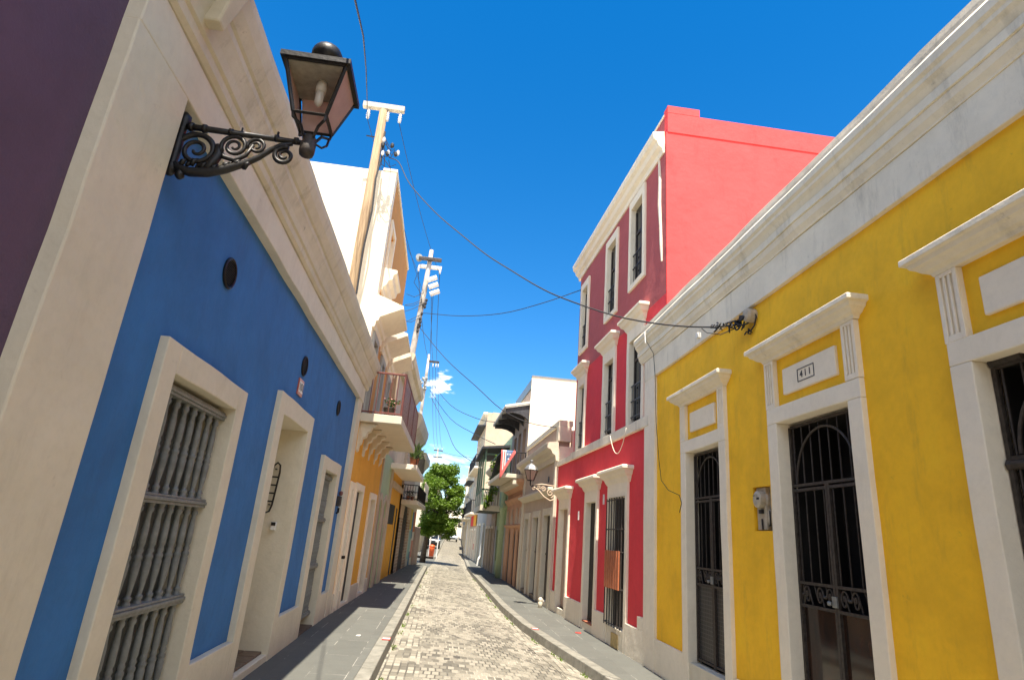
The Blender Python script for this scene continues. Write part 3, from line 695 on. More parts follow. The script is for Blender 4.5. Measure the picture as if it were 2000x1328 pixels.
for a, b in ((17.0,17.08),(19.62,20.05)): MB().fbox(FG, a, b, -.3, 3.6, -.02, .045).build('pilaster', 'beige', GH)

# ------------------------------------------------------------------ yellow garage house (left)
GA = thing('garage_house', (-1.6, 22, 0), 'yellow left-side house with dark opening and yellow panelled gate under a white balcony', 'house')
m = MB(); m.wall(FG, 20.06, 24.0, -.3, 3.5, [(20.3,22.6,-.1,2.36,.35,0),(22.95,23.6,-.1,2.3,.35,0)]); m.build('wall', 'ochre', GA)
m = MB(); m.fbox(FG, 20.3, 22.6, 1.72, 2.36, -.34, -.02); m.fbox(FG, 22.95, 23.6, -.1, 2.3, -.34, -.015); m.fbox(FG, 20.3, 20.52, -.1, 1.72, -.34, -.02); m.build('dark_opening', 'dark', GA)
m = MB(); m.fbox(FG, 20.521, 22.6, -.1, 1.715, -.3, -.02)
for i in range(4): m.fbox(FG, 20.56+.51*i, 20.56+.51*i+.45, .1, 1.6, -.019, -.008)
m.build('gate', 'ochre', GA)
m = MB(); m.fbox(FG, 20.06, 23.99, 2.86, 3.05, -.02, .10); m.build('string_course', 'beige', GA, bevel=.02)
m = MB(); m.fbox(FG, 19.2, 23.98, 3.36, 3.52, -.02, .80); m.build('balcony_slab', 'white', GA, bevel=.015)
m = MB()
for i in range(10): m.tube([FG(19.35+.5*i,3.52,.76), FG(19.35+.5*i,4.2,.76)], .012, 5)
m.tube([FG(19.3,4.2,.76), FG(23.9,4.2,.76)], .018, 5); m.build('balcony_railing', 'iron', GA)
PP = thing('balcony_palm', (-.95, 19.6, 3.52), 'dark green palm plant spilling over the white balcony above the garage', 'potted plant')
m = MB()
rr = random.Random(5)
for i in range(46):
    a = rr.uniform(0, 6.28); L = rr.uniform(.45,.95); c = Vector((-1.0+rr.uniform(-.08,.08), 19.6+rr.uniform(-.5,.9), 3.70))
    d = Vector((math.cos(a)*.5, math.sin(a)*.7, rr.uniform(.5,1.2))); w = Vector((-math.sin(a), math.cos(a), 0))*.035
    p = [c+d*L*t+Vector((0,0,-.45*L*t*t)) for t in (0,.35,.7,1)]
    m.add([p[0]-w*.3,p[0]+w*.3,p[1]+w,p[1]-w,p[2]+w*.8,p[2]-w*.8,p[3]], [(0,1,2,3),(3,2,4,5),(5,4,6)])
m.build('fronds', 'leafdark', PP)
m = MB(); m.lathe((-1.0,19.6,3.52), [(.11,0),(.15,.24),(.16,.26)], 10); m.build('pot', 'terracotta', PP)

# ------------------------------------------------------------------ brick house, mural house, garden wall (left)
FR = Fac(-1.5, .035, 24, 1)
KH = thing('brick_house', (-1.5, 26.5, 0), 'beige house with patches of bare brick, arched barred doorway and iron balcony', 'house')
m = MB(); arch_holes(FR, m, [(25.3,27.6,1.55,.35)], 3.2, 24.01, 29.0); m.build('wall', 'brick', KH)
m = MB(); m.fbox(FR, 24.02, 29.0, -.3, 6.2, -7, -.36); m.fbox(FR, 24.02, 29.0, 3.21, 6.1, -.36, -.01); m.build('body', 'beige', KH)
m = MB(); m.fbox(FR, 24.02, 25.2, 2.0, 3.19, -.02, .012); m.fbox(FR, 27.7, 29, 2.0, 3.19, -.02, .012); m.build('plaster_band', 'beige', KH)
m = MB(); m.fbox(FR, 25.25, 27.65, -.2, 2.75, -.5, -.10)
for i in range(9): m.tube([FR(25.45+.25*i,0,-.05), FR(25.45+.25*i,2.5,-.05)], .016, 5)
m.build('barred_door', 'greyiron', KH)
m = MB(); m.fbox(FR, 23.9, 29.0, 2.50, 2.66, -.02, .62); m.build('balcony_slab', 'cream', KH, bevel=.015)
m = MB()
for z in (2.72, 3.22): m.tube([FR(23.95,z,0), FR(23.95,z,.58), FR(28.95,z,.58)], .018, 5)
for i in range(6): m.tube([FR(23.95,2.66,.06+.1*i), FR(23.95,3.22,.06+.1*i)], .009, 5)
for i in range(6): m.tube(spiral(FR(23.95,2.95,.11+.09*i), .045, .01, 0, 9, 14, (1,0,0), (0,0,1)), .007, 4)
for i in range(40): m.tube([FR(23.95+.125*i,2.66,.58), FR(23.95+.125*i,3.22,.58)], .010, 4)
m.build('iron_railing', 'iron', KH)
run(FR, [(-.02,5.1),(.05,5.1),(.12,5.3),(.28,5.5),(.36,5.8),(.36,6.0),(0,6.2)], 24.1, 29.0, 6, .01).build('cornice', 'cornice_cream', KH)
for i, (y, w, mm) in enumerate(((23.99,.20,'terracotta'),(23.99,.36,'terracotta'))):
    t = thing('clay_pot', FR(24.12,2.66,w), 'small terracotta pot behind the black iron balcony railing, %s one' % ('inner' if i == 0 else 'outer'), 'pot', 'pots on the iron balcony')
    m = MB(); c = FR(24.12,2.66,w); m.lathe(c, [(.05,0),(.07,.13),(.08,.15)], 8); m.build('pot', 'terracotta', t)
    foliage(c+Vector((0,0,.25)), (.09,.09,.12), 40, .07, 30+i).build('leaves', 'leafdark', t)
UH = thing('mural_house', (-1.25, 30.5, 0), 'pale house front painted in yellow, blue and orange blocks below the tree', 'house')
m = MB(); m.fbox(FR, 29.02, 32.4, -.3, 5.0, -7, 0); m.build('wall', 'cream', UH)
cols = {'ye':(.60,.48,.06),'bl':(.07,.22,.34),'or':(.60,.20,.06),'te':(.30,.48,.44),'pi':(.62,.26,.18)}
pm = {k: plaster('mural_paint_'+{'ye':'yellow','bl':'blue','or':'orange','te':'teal','pi':'pink'}[k], v, .1) for k, v in cols.items()}
for a, b, c, d, k in ((29.1,30.1,1.6,2.5,'ye'),(30.1,31.0,1.2,2.4,'bl'),(31.1,32.3,1.5,2.45,'or'),(29.2,30.6,.3,1.55,'te'),(31.1,32.2,.3,1.1,'pi'),(30.2,31.0,-.1,.6,'bl')):
    m = MB(); m.fbox(FR, a, b, c, d, .001, .006); m.build('mural_block', pm[k], UH)
run(FR, [(-.02,4.4),(.1,4.4),(.2,4.6),(.38,4.8),(.38,5.1),(0,5.2)], 29.1, 32.4, 5, .01).build('cornice', 'cornice_cream', UH)
m = MB(); m.fbox(FR, 29.3, 32.2, 3.0, 3.12, -.02, .5); m.tube([FR(29.3,3.75,.46), FR(32.2,3.75,.46)], .03, 6)
for i in range(16): m.tube([FR(29.4+.18*i,3.1,.46), FR(29.4+.18*i,3.75,.46)], .03, 5)
m.build('balustrade', 'white', UH)
GWL = thing('garden_wall', (-1.0, 33.8, -.15), 'low grey stone wall below the tree at the end of the left houses', 'wall')
m = MB(); cutbox(m, FR, 32.42, 35.5, -.3, 1.75, -.3, .1, 6, 3); rag(m, .05, 3); m.build('wall', 'taupe', GWL, bevel=.02)

# ------------------------------------------------------------------ tree
TR = thing('street_tree', (-.75, 37.4, -.15), 'leafy green tree hanging over the left side of the street', 'tree')
m = MB(); m.tube([(-.75,37.4,-.3),(-.7,37.3,.6),(-.62,37.1,1.4),(-.45,36.8,2.4),(-.3,36.6,3.4)], [.19,.15,.13,.11,.06], 9)
for e in ((-1.1,36.2,3.9),(.6,36.3,4.0),(-.3,37.8,4.3),(.1,35.6,3.4),(.75,36.6,2.9)): m.tube([(-.55,36.95,1.8),Vector((-.55,36.95,1.8)).lerp(Vector(e),.5)+Vector((0,0,.2)),e], [.07,.05,.02], 6)
rag(m, .05, 2); m.build('trunk', 'bark', TR, smooth=True)
cr = MB(); rr = random.Random(11)
lumps = []
for i in range(74):
    a = rr.uniform(0, 6.28); h = rr.uniform(0, 1)
    z = 1.75 + 3.5*h; wmax = 1.18*(1-.45*max(0, h-.6)/.4)*(.72+.28*min(1, h/.3))
    rad = wmax*math.sqrt(rr.uniform(.12, 1)); lumps.append((Vector((-.12+rad*math.cos(a)*1.02, 36.7+rad*math.sin(a)*1.05, z)), rr.uniform(.26,.50)))
lumps += [(Vector((1.05,36.4,4.1)),.25),(Vector((1.12,36.3,3.75)),.18),(Vector((.75,36.3,1.7)),.28),(Vector((-.3,36.2,1.6)),.26),(Vector((-.95,36.5,1.6)),.35),(Vector((-.55,36.4,5.2)),.35),(Vector((0,36.6,5.1)),.35),(Vector((.95,36.5,2.3)),.2)] + [(Vector((rr.uniform(-1.15,.75),36.5+rr.uniform(-.5,.5),rr.uniform(1.35,2.3))),rr.uniform(.22,.36)) for i in range(16)]
for i, (c, r) in enumerate(lumps):
    f = foliage(c, (r,r,r*.8), int(420*r/.4), .125, 100+i, .35); cr.add(f.v, f.f)
cr.build('crown', 'leaf', TR)

# ------------------------------------------------------------------ small street things beyond the opening
t = thing('litter_bin', (-.30, 43.6, -.12), 'bright orange litter bin on the left kerb past the tree', 'bin')
m = MB(); m.lathe((-.30,43.6,-.12), [(.15,0),(.19,.62),(.20,.66),(.15,.72)], 12); m.build('body', 'orange_plastic', t, smooth=True)
m = MB(); m.lathe((-.30,43.6,.60), [(.205,0),(.21,.05),(.10,.13),(.02,.14)], 12); m.build('lid', 'orange_plastic', t, smooth=True)
for x, y, h, lab in ((.06,43.2,1.35,'nearer the road'), (-.48,43.9,1.5,'beside the orange bin')):
    t = thing('white_post', (x, y, -.12), 'slim white post standing %s past the tree' % lab, 'post', 'white posts at the opening')
    m = MB(); m.tube([(x,y,-.15),(x,y,h)], .035, 8); m.build('pole', 'paint_white', t)
    m = MB(); m.lathe((x,y,h), [(.045,0),(.045,.05),(.01,.07)], 8); m.build('cap', 'paint_white', t)
t = thing('white_sign', (-.45, 46.0, 0), 'blank-looking pale sign board on a thin pole past the tree', 'sign')
m = MB(); m.tube([(-.45,46,0),(-.45,46,1.9)], .03, 6); m.build('pole', 'galv', t)
m = MB(); m.box(-.72,-.18,45.955,45.97,1.25,1.8); m.build('board', 'paint_white', t, bevel=.004)
def car(name, x, y, z, rot, label, mat, s=1.0):
    t = thing(name, (x,y,z), label, 'car'); t.rotation_euler = (0,0,rot)
    def part(prof, hw, nm, mt, taper=0):
        m = MB(); n = len(prof)
        for sx in (-1,1): m.v += [Vector((x+sx*(hw-taper*max(0,(pz-.8))), y+py, z+pz)) for py, pz in prof]
        m.f.append(tuple(range(n))); m.f.append(tuple(range(n,2*n)))
        for j in range(n): m.f.append((j,(j+1)%n,n+(j+1)%n,n+j))
        return m.build(nm, mt, t, bevel=.04)
    b = part([(-2.05,.30),(-2.1,.55),(-2.0,.82),(-1.1,.95),(1.7,.98),(2.05,.85),(2.1,.35)], .84, 'body', mat)
    part([(-1.15,.93),(-.55,1.40),(.9,1.42),(1.65,.95)], .74, 'windows', 'glassdark', .22)
    part([(-.6,1.38),(-.5,1.44),(.85,1.46),(.95,1.40)], .66, 'roof', mat)
    for sx in (-1,1):
        for py in (-1.35,1.3):
            m = MB(); m.tube([(x+sx*.68,y+py,z+.31),(x+sx*.85,y+py,z+.31)], .31, 14); w_ = m.build('wheel', 'tyre', t)
            m = MB(); m.tube([(x+sx*.85,y+py,z+.31),(x+sx*.865,y+py,z+.31)], .18, 12); m.build('rim', 'galv', w_)
        m = MB(); m.box(x+sx*.55-.16, x+sx*.55+.16, y-2.09, y-2.03, z+.60, z+.74); m.build('headlight', 'paint_white', t, bevel=.02)
    m = MB(); m.box(x-.45, x+.45, y-2.12, y-2.08, z+.45, z+.58); m.build('grille', 'iron', t)
    return t
car('parked_car', 2.38, 105, zroad(105, 2.38)+.02, 0, 'silver grey car facing the camera in the middle of the far street', 'carpaint')
car('parked_car', 1.6, 117, zroad(117, 1.6)+.02, 0, 'white car behind the silver one at the far end of the street', 'paint_white')
car('parked_car', -.55, 62, zroad(62, .4)+.1, 0, 'dark car parked on the left beyond the tree and white posts', simple('black_car_paint', (.02,.022,.025), .25, .3))

# ------------------------------------------------------------------ yellow house (right)
FY = Fac(3.42, 0, 0, -1)
YH = thing('yellow_house', (3.42, 5, -.12), 'single storey yellow house with white hooded doorways, iron gates and white cornice', 'house')
G0 = -.4
DO = [(7.05,8.48),(4.53,6.04),(2.14,3.62)]
m = MB(); holes = [(7.23,8.30,-.1,2.94,.45),(4.71,5.86,-.1,2.94,.45),(2.32,3.44,-.1,2.94,.45),(6.13,6.50,1.875,2.335,.085,0)]
m.wall(FY, -9, 10.1, G0, 4.5, holes); m.build('wall', 'yellow', YH)
m = MB(); m.fbox(FY, -9, 9.22, G0, 5.2, -8, -.62); m.fbox(FY, -9, 9.22, 4.45, 5.2, -.62, -.02); m.fbox(FY, 8.6, 9.22, G0, 4.44, -.62, -.02); m.fbox(FY, 8.6, 10.09, G0, 4.44, -.02+.0, -.004) ; m.build('body', 'white_dirty', YH)
m = MB(); cutbox(m, FY, 9.60, 10.12, G0, 4.42, -.02, .045, 1, 12); rag(m, .01); m.build('pilaster', 'white', YH, bevel=.008)
m = MB(); cutbox(m, FY, -9, 10.12, 4.41, 4.78, -.02, .05, 50, 1); rag(m, .010); m.build('frieze', 'white_dirty', YH, bevel=.008)
profY = [(-.02,4.783),(.062,4.783),(.066,4.80),(.10,4.845),(.115,4.895),(.112,4.91),(.130,4.912),(.132,4.985),(.118,4.99),(.150,5.045),(.178,5.075),(.18,5.11),(.205,5.135),(.21,5.20),(.185,5.243),(.02,5.245)]
run(FY, profY, -9, 10.28, 60, .012).build('cornice', 'white_dirty', YH)
run(FY, [(-.4,5.246),(.178,5.246),(.172,5.30),(.15,5.385),(.13,5.405),(-.4,5.405)], -9, 9.95, 60, .016).build('parapet', plaster('stained_parapet', (.40,.36,.29), .25, (.10,.085,.06), .8), YH)
for a, b in ((8.481,9.599),(6.041,7.049),(3.621,4.529)): rag(cutbox(MB(), FY, a, b, G0, .33, -.02, .04, 4, 1), .01).build('dado', 'white', YH, bevel=.01)
def gate(F, y0, y1, z0, parent, kick, w=-.09):
    g = MB(); zt, zr, o1, o0 = 2.90, 2.31, 1.41, 1.21
    for y in (y0+.02, y1-.02, (y0+y1)/2-.018, (y0+y1)/2+.018):
        top = zt if y in (y0+.02, y1-.02) else zr
        g.fbox(F, y-.015, y+.015, z0+.02, top, w-.015, w+.015)
    for z in (zt, zr, zr-.045, o1, o0, z0+.05): g.fbox(F, y0+.036, y1-.036, z-.013, z+.013, w-.014, w+.0135)
    n = 8
    for i in range(n):
        y = y0+(y1-y0)*(i+.5)/n; g.tube([F(y, o1, w), F(y, zr-.05, w)], .0075, 6)
        g.tube([F(y, zr, w), F(y, zt, w)], .0085, 6)
    c = (y0+y1)/2; r = (y1-y0)*.40
    g.tube([F(c+r*math.cos(t*math.pi/18), zr+.02+.50*math.sin(t*math.pi/18), w+.016) for t in range(19)], .012, 6)
    gt = g.build('gate', 'rust_iron', parent)
    s_ = MB(); n = 6
    for i in range(n):
        cy = y0+.05+(y1-y0-.1)*(i+.5)/n; cz = (o0+o1)/2; q = 1 if i % 2 else -1
        pts = [F(cy+q*.055*(1-t/16)*math.cos(t*.62)+q*.01, cz+(.085-.004*t)*math.sin(t*.62), w) for t in range(17)]; s_.tube(pts, .0085, 5)
        s_.tube([F(cy-.07,o0,w), F(cy-.03,cz+.02,w), F(cy+.03,cz-.02,w), F(cy+.07,o1,w)], .007, 5)
        s_.lathe(F(cy+.075*q, cz, w), [(.004,-.016),(.018,0),(.004,.016)], 6)
    s_.build('scroll_band', 'rust_iron', gt)
    k = MB()
    cutbox(k, F, y0+.036, y1-.036, z0+.06, o0-.013, w-.03, w-.016, 6, 6)
    k.build('kick_panel', kick, gt)
    l = MB(); l.fbox(F, c-.03, c+.035, 1.24, 1.33, w+.015, w+.035); l.lathe(F(c+.045, 1.27, w+.05), [(.004,-.02),(.02,-.012),(.02,.012),(.004,.02)], 8); l.build('lock', 'galv', gt, bevel=.004)
    return gt
meshp = NT('black_woven_mesh_panel'); _w = meshp.n.new("ShaderNodeTexBrick"); _mp = meshp.n.new("ShaderNodeMapping"); _mp.inputs['Rotation'].default_value = (0, R(90), 0)
_s = meshp.n.new("ShaderNodeSeparateXYZ"); _c = meshp.n.new("ShaderNodeCombineXYZ"); meshp.l.new(meshp.tc.outputs['Object'], _s.inputs[0]); meshp.l.new(_s.outputs['Y'], _c.inputs['X']); meshp.l.new(_s.outputs['Z'], _c.inputs['Y']); meshp.l.new(_c.outputs[0], _w.inputs['Vector'])
_w.inputs['Scale'].default_value = 1; _w.inputs['Brick Width'].default_value = .05; _w.inputs['Row Height'].default_value = .05; _w.inputs['Mortar Size'].default_value = .006; _w.offset = 0
_w.inputs['Color1'].default_value = (.02,.019,.018,1); _w.inputs['Color2'].default_value = (.028,.026,.024,1); _w.inputs['Mortar'].default_value = (.07,.065,.06,1)
MESHP = meshp.done(_w.outputs['Color'], .5)
_t = NT('dark_polished_kick_plate'); _f = _t.noise(1.1, 1, .4)
KICK = _t.done(_t.ramp(_t.noise(6, 5, .6, _t.mapping((1, 3, .5))), [(.35, (.012,.010,.009)), (.7, (.05,.022,.013))]), (.09), _t.bump(_f, .35, .05))
def hooded(a, b, zsill, kick, flute=True, plaque=None):
    fl, op0, op1 = .18, a+.18, b-.18
    d = MB()
    cutbox(d, FY, a, a+fl, G0, 2.94, -.42, .05, 1, 10); cutbox(d, FY, b-fl, b, G0, 2.94, -.42, .05, 1, 10)
    cutbox(d, FY, a, b, 2.941, 3.11, -.42, .05, 6, 1); rag(d, .010)
    dw = d.build('doorway', 'white', YH, bevel=.008)
    for y0 in (a, b-fl):                                              # upper pilasters with three flutes
        p = MB(); ys = [0,.055,.065,.085,.095,.11,.12,.14,.15,.165,.175,.195] if False else None
        z0, z1 = 3.111, 3.63
        p.fbox(FY, y0, y0+fl, z0, z1, -.02, .035)
        n = 4; bw = .028; gap = .03
        p.fbox(FY, y0, y0+.035, z0, z1, .0351, .052); p.fbox(FY, y0+fl-.035, y0+fl, z0, z1, .0351, .052)
        for i in range(2): c = y0+.0583+i*.0434; p.fbox(FY, c, c+.02, z0+.0501, z1-.0301, .0351, .0515)
        p.fbox(FY, y0+.0351, y0+fl-.0351, z0, z0+.05, .0351, .0515); p.fbox(FY, y0+.0351, y0+fl-.0351, z1-.03, z1, .0351, .0515)
        p.build('fluted_pilaster', 'white', dw, bevel=.004)
    h = MB(); h.mould(FY, a-.015, b+.015, [(.053,3.632),(.066,3.66),(.10,3.675),(.125,3.70),(.15,3.715),(.165,3.745),(.195,3.755),(.195,3.80),(.17,3.815)], .053)
    rag(h, .006); h.build('hood', 'cornice_cream' if False else 'white_dirty', dw, bevel=.005)
    q = MB(); cutbox(q, FY, op0+.135, op1-.135, 3.215, 3.49, -.02, .03, 3, 1); rag(q, .005); pl = q.build('plaque', 'white', dw, bevel=.01)
    t = MB(); t.fbox(FY, op0-.01, op1+.01, G0, zsill, -.5, .03); t.build('threshold', 'cream' if zsill < .3 else 'white', dw, bevel=.01)
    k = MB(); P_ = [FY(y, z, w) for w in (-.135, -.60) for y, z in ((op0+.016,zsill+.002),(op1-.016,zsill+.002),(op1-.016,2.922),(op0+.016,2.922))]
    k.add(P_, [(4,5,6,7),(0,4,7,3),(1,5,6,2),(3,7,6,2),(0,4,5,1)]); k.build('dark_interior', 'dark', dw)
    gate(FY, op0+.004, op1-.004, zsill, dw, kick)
    return dw, pl
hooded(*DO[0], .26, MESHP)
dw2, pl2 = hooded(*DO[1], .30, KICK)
m = MB()
y0, y1, z0, z1 = 5.165, 5.445, 3.285, 3.415
for a, b, c, d in ((y0,y1,z0,z0+.008),(y0,y1,z1-.008,z1),(y0,y0+.010,z0+.0081,z1-.0081),(y1-.010,y1,z0+.0081,z1-.0081)): m.fbox(FY, a, b, c, d, .0301, .034)
m.build('number_border', 'timber_dark', pl2)
for i, ch in enumerate('411'):
    text(ch, .098, (3.42-.034, 5.375-.07*i, 3.35), (R(90), 0, R(-90)), 'digit', 'timber_dark', pl2, .002)
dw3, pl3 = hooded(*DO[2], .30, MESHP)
for z in (2.93, 2.27, 1.55): MB().tube([FY(3.44,z,-.09), FY(3.425,z,-.09), FY(3.40,z,-.09), FY(3.2,z,-.085)], [.02,.042,.03,.03], 8).build('hinge_bar', 'rust_iron', dw3)
MT = thing('electric_meter', (3.5, 6.28, 2.1), 'round dusty electricity meter in a niche of the yellow wall beside doorway 411', 'electricity meter')
m = MB(); m.fbox(FY, 6.125, 6.505, 1.87, 2.34, -.10, -.075); m.fbox(FY, 6.29, 6.485, 1.885, 2.33, -.0745, -.03); bb = m.build('back_box', 'meter', MT, bevel=.006)
def disc(F, y, z, w, prof, n=18):
    m = MB(); k = 0
    for r, dw_ in prof:
        for j in range(n): t = 2*math.pi*j/n; m.v.append(F(y+r*math.cos(t), z+r*math.sin(t), w+dw_))
    for i in range(len(prof)-1):
        for j in range(n): m.f.append((i*n+j, i*n+(j+1)%n, (i+1)*n+(j+1)%n, (i+1)*n+j))
    m.f.append(tuple(range(n))); m.f.append(tuple((len(prof)-1)*n+j for j in range(n))); return m
disc(FY, 6.375, 2.20, -.075, [(.105,0),(.105,.03),(.09,.045),(.088,.10),(.06,.115)]).build('dial', 'meter', MT)
m = MB(); m.fbox(FY, 6.31, 6.355, 2.195, 2.218, .0305, .043); m.fbox(FY, 6.39, 6.43, 2.235, 2.243, .0305, .043); m.fbox(FY, 6.34, 6.40, 2.055, 2.095, -.029, .0); m.build('dial_window', 'dark', MT)
disc(FY, 6.275, 2.02, -.075, [(.075,0),(.075,.02),(.06,.03),(.03,.035)]).build('dial', 'meter', MT)
m = MB(); m.tube([FY(6.24,2.08,-.04),FY(6.20,2.0,-.02),FY(6.22,1.93,-.03),FY(6.28,1.93,-.05)], .008, 5); m.tube([FY(6.37,1.89,-.025),FY(6.37,2.0,-.02)], .010, 5); m.tube([FY(6.37,2.3,-.06),FY(6.37,2.34,-.06)], .02, 6); m.build('wiring', 'cable', MT)
CBK = thing('cable_bracket', (3.38, 6.35, 4.3), 'round pale cable anchor with tangled black wire ends under the yellow house cornice', 'cable anchor')
disc(FY, 6.28, 4.30, -.01, [(.085,0),(.085,.09),(.07,.12),(.03,.13)]).build('porcelain_cap', simple('aged_porcelain', (.42,.36,.27), .6, 0, .2), CBK)
m = MB(); rr = random.Random(9)
for q in range(12):
    c = FY(6.37+.032*q, 4.25+.004*q, .06+.024*q+.02*rr.random()); r = rr.uniform(.03,.075)*(1.1-.04*q)
    e1 = Vector((rr.gauss(0,.5),rr.gauss(0,1),rr.gauss(0,1))).normalized(); e2 = Vector((rr.gauss(0,.5),rr.gauss(0,1),rr.gauss(0,1))).normalized(); k_ = rr.uniform(.3,.7); dr = Vector((0,rr.uniform(-.006,.012),rr.uniform(-.006,.003))); m.tube([c+e1*r*math.cos(t*k_)+e2*r*math.sin(t*k_)+dr*t for t in range(0, 14)], rr.choice((.006,.009,.011)), 5)
for q in range(4): m.tube([FY(6.28,4.28,.11), FY(6.36,4.25+.02*q,.13), FY(6.46,4.21+.02*q,.10)], .014, 6)
m.tube([FY(6.22,4.33,.03),FY(6.19,4.26,.02),FY(6.24,4.17,.02),FY(6.32,4.12,.03),FY(6.38,4.13,.05),FY(6.43,4.11,.05)], .009, 5)
m.tube([FY(6.30,4.10,.03),FY(6.33,4.15,.05),FY(6.36,4.10,.04),FY(6.32,4.09,.03)], .011, 5)
m.tube([FY(6.43,4.24,.09),FY(6.58,4.25,.20),FY(6.72,4.26,.34)], .007, 5); m.tube([FY(6.50,4.20,.14),FY(6.62,4.15,.26),FY(6.74,4.20,.38),FY(6.80,4.27,.42)], .006, 5)
m.build('wire_tangle', 'cable', CBK, smooth=True)
m = MB(); m.fbox(FY, 6.86, 6.92, 4.17, 4.24, .40, .45); m.tube([FY(6.89,4.23,.43),FY(6.82,4.28,.42)], .006, 4); m.build('junction_block', 'paint_white', CBK, bevel=.006)
t = thing('drop_wire', (3.38, 9.5, 4), 'thin wire hanging from the yellow cornice end to the gate nearest the red house', 'wire')
m = MB(); m.tube([(3.20,9.62,5.22),(3.21,9.60,5.05),(3.34,9.56,4.8),(3.365,9.54,4.4),(3.37,9.50,3.6),(3.36,9.35,3.0),(3.33,9.15,2.62),(3.33,8.85,2.45),(3.36,8.5,2.36),(3.37,8.44,2.25),(3.36,8.50,2.12)], .005, 5); m.build('wire', 'cable', t, smooth=True)
m = MB(); m.tube([(3.205,9.62,5.20),(3.215,9.60,4.98)], .014, 6); m.build('white_clip', 'paint_white', t)

# ------------------------------------------------------------------ red house (right, three storeys)
FD = Fac(3.45, -.035, 9.5, -1)
RH = thing('red_house', (3.4, 12.5, -.12), 'three storey red house with coral side wall, white window hoods and dark barred windows', 'house')
W3 = [(10.24,11.17,6.58,8.66),(11.95,12.86,6.47,8.55),(14.33,15.14,6.36,8.37)]
W2 = [(10.22,11.16,3.80,5.72),(11.93,12.83,3.80,5.72),(14.29,15.08,3.76,5.70)]
D1 = [(10.99,12.20,-.12,2.80,'w'),(12.90,13.95,-.12,2.78,'d'),(15.42,16.58,-.12,2.72,'d')]
holes1 = [(11.15,12.05,.20,2.50,.35),(13.03,13.82,.10,2.46,.35),(15.56,16.44,.08,2.50,.35)]
m = MB(); m.wall(FD, 9.26, 17.05, G0, 3.62, holes1); m.build('wall', 'red', RH)
m = MB(); m.wall(FD, 9.26, 15.36, 3.62, 5.82, [(a+.13,b-.12,c+.02,d-.28,.3) for a,b,c,d in W2]); m.build('middle_wall', 'red', RH)
m = MB(); m.wall(FD, 9.26, 15.36, 5.82, 8.9, [(a+.13,b-.12,c+.13,d-.2,.3) for a,b,c,d in W3]); m.build('upper_wall', 'rose', RH)
m = MB(); m.fbox(FD, 9.26, 15.36, 3.63, 9.15, -9, -.45); m.fbox(FD, 9.27, 17.05, G0, 3.6, -9, -.45); m.fbox(FD, 15.1, 15.36, 3.63, 9.1, -.449, -.004); m.fbox(FD, 9.26, 15.36, 8.91, 9.15, -.449, -.01); m.build('body', 'coral', RH)
m = MB(); m.box(3.462, 12, 9.235, 9.4, 4.3, 9.12); m.box(3.49, 12, 9.22, 9.4, 9.122, 9.56); m.box(3.49, 4.13, 9.219, 9.42, 9.561, 9.73)
m.build('side_wall', 'coral', RH, bevel=.008)
m = MB(); m.fbox(FD, 9.41, 15.3, 9.16, 9.62, -.35, -.05); m.build('parapet', 'rose', RH, bevel=.01)
m = MB(); m.fbox(FD, 9.41, 15.32, 9.621, 9.66, -.37, -.03); m.build('parapet_cap', 'white', RH)
run(FD, [(-.02,8.70),(.03,8.70),(.05,8.80),(.12,8.86),(.15,8.95),(.21,9.0),(.23,9.09),(.23,9.14),(0,9.18)], 9.30, 15.52, 14, .008).build('cornice', 'white', RH, bevel=.006)
m = MB(); P = [(9.55,8.72),(9.50,8.2),(9.515,7.7),(9.47,7.2),(9.45,6.9),(9.43,6.5)]
m.tube([FD(y+.0,z,.005) for y, z in P], [.025,.04,.045,.035,.04,.02], 5); m.build('mortar_patch', 'white_dirty', RH)
m = MB(); cutbox(m, FD, 9.9, 15.40, 3.61, 3.79, -.02, .07, 12, 1); rag(m, .01); m.build('string_course', 'white_dirty', RH, bevel=.01)
m = MB(); m.fbox(FD, 15.42, 17.05, 3.61, 3.75, -.1, .05); m.build('string_course', 'white_dirty', RH, bevel=.01)
def rhood(F, a, b, z, par, p=.2):
    m = MB(); m.mould(F, a, b, [(.04,z-.20),(.07,z-.15),(.09,z-.10),(.14,z-.06),(.17,z+.0),(p,z+.02),(p,z+.07),(p-.03,z+.09)], .04); rag(m, .006); return m.build('hood', 'white', par, bevel=.006)
def bars(F, y0, y1, z0, z1, w, n, rails, par, mat='greyiron', r=.008):
    m = MB()
    for i in range(n): y = y0+(y1-y0)*(i+.5)/n; m.tube([F(y,z0,w), F(y,z1,w)], r, 5)
    for z in rails: m.fbox(F, y0, y1, z-.012, z+.012, w-.010, w+.010)
    return m.build('bars', mat, par)
def rwin(a, b, c, d, sill, hood, rail):
    s_ = surround(FD, a, b, c, d, .125, .2 if not hood else .28, .045, .28, c+.11 if sill else None).build('window', 'white', RH, bevel=.006)
    m = MB(); m.fbox(FD, a+.12, b-.12, c, d-.1, -.33, -.08); m.build('pane', 'glassdark', s_)
    m = MB()
    for y in (a+.16, (a+b)/2, b-.16): m.fbox(FD, y-.022, y+.022, c+.1, d-.28, -.0799, -.06)
    m.fbox(FD, a+.182, b-.182, c+1.25, c+1.30, -.0795, -.061); m.build('sash', 'darkwood', s_)
    bars(FD, a+.125, b-.125, c+.08, rail, -.02, 6, (c+.14, rail, rail-.3), s_, 'darkwood' if not hood else 'greyiron')
    if hood: rhood(FD, a-.02, b+.02, d+.16, s_)
for q in W3: rwin(*q, True, False, q[2]+.78)
for q in W2: rwin(*q, False, True, q[2]+.75)
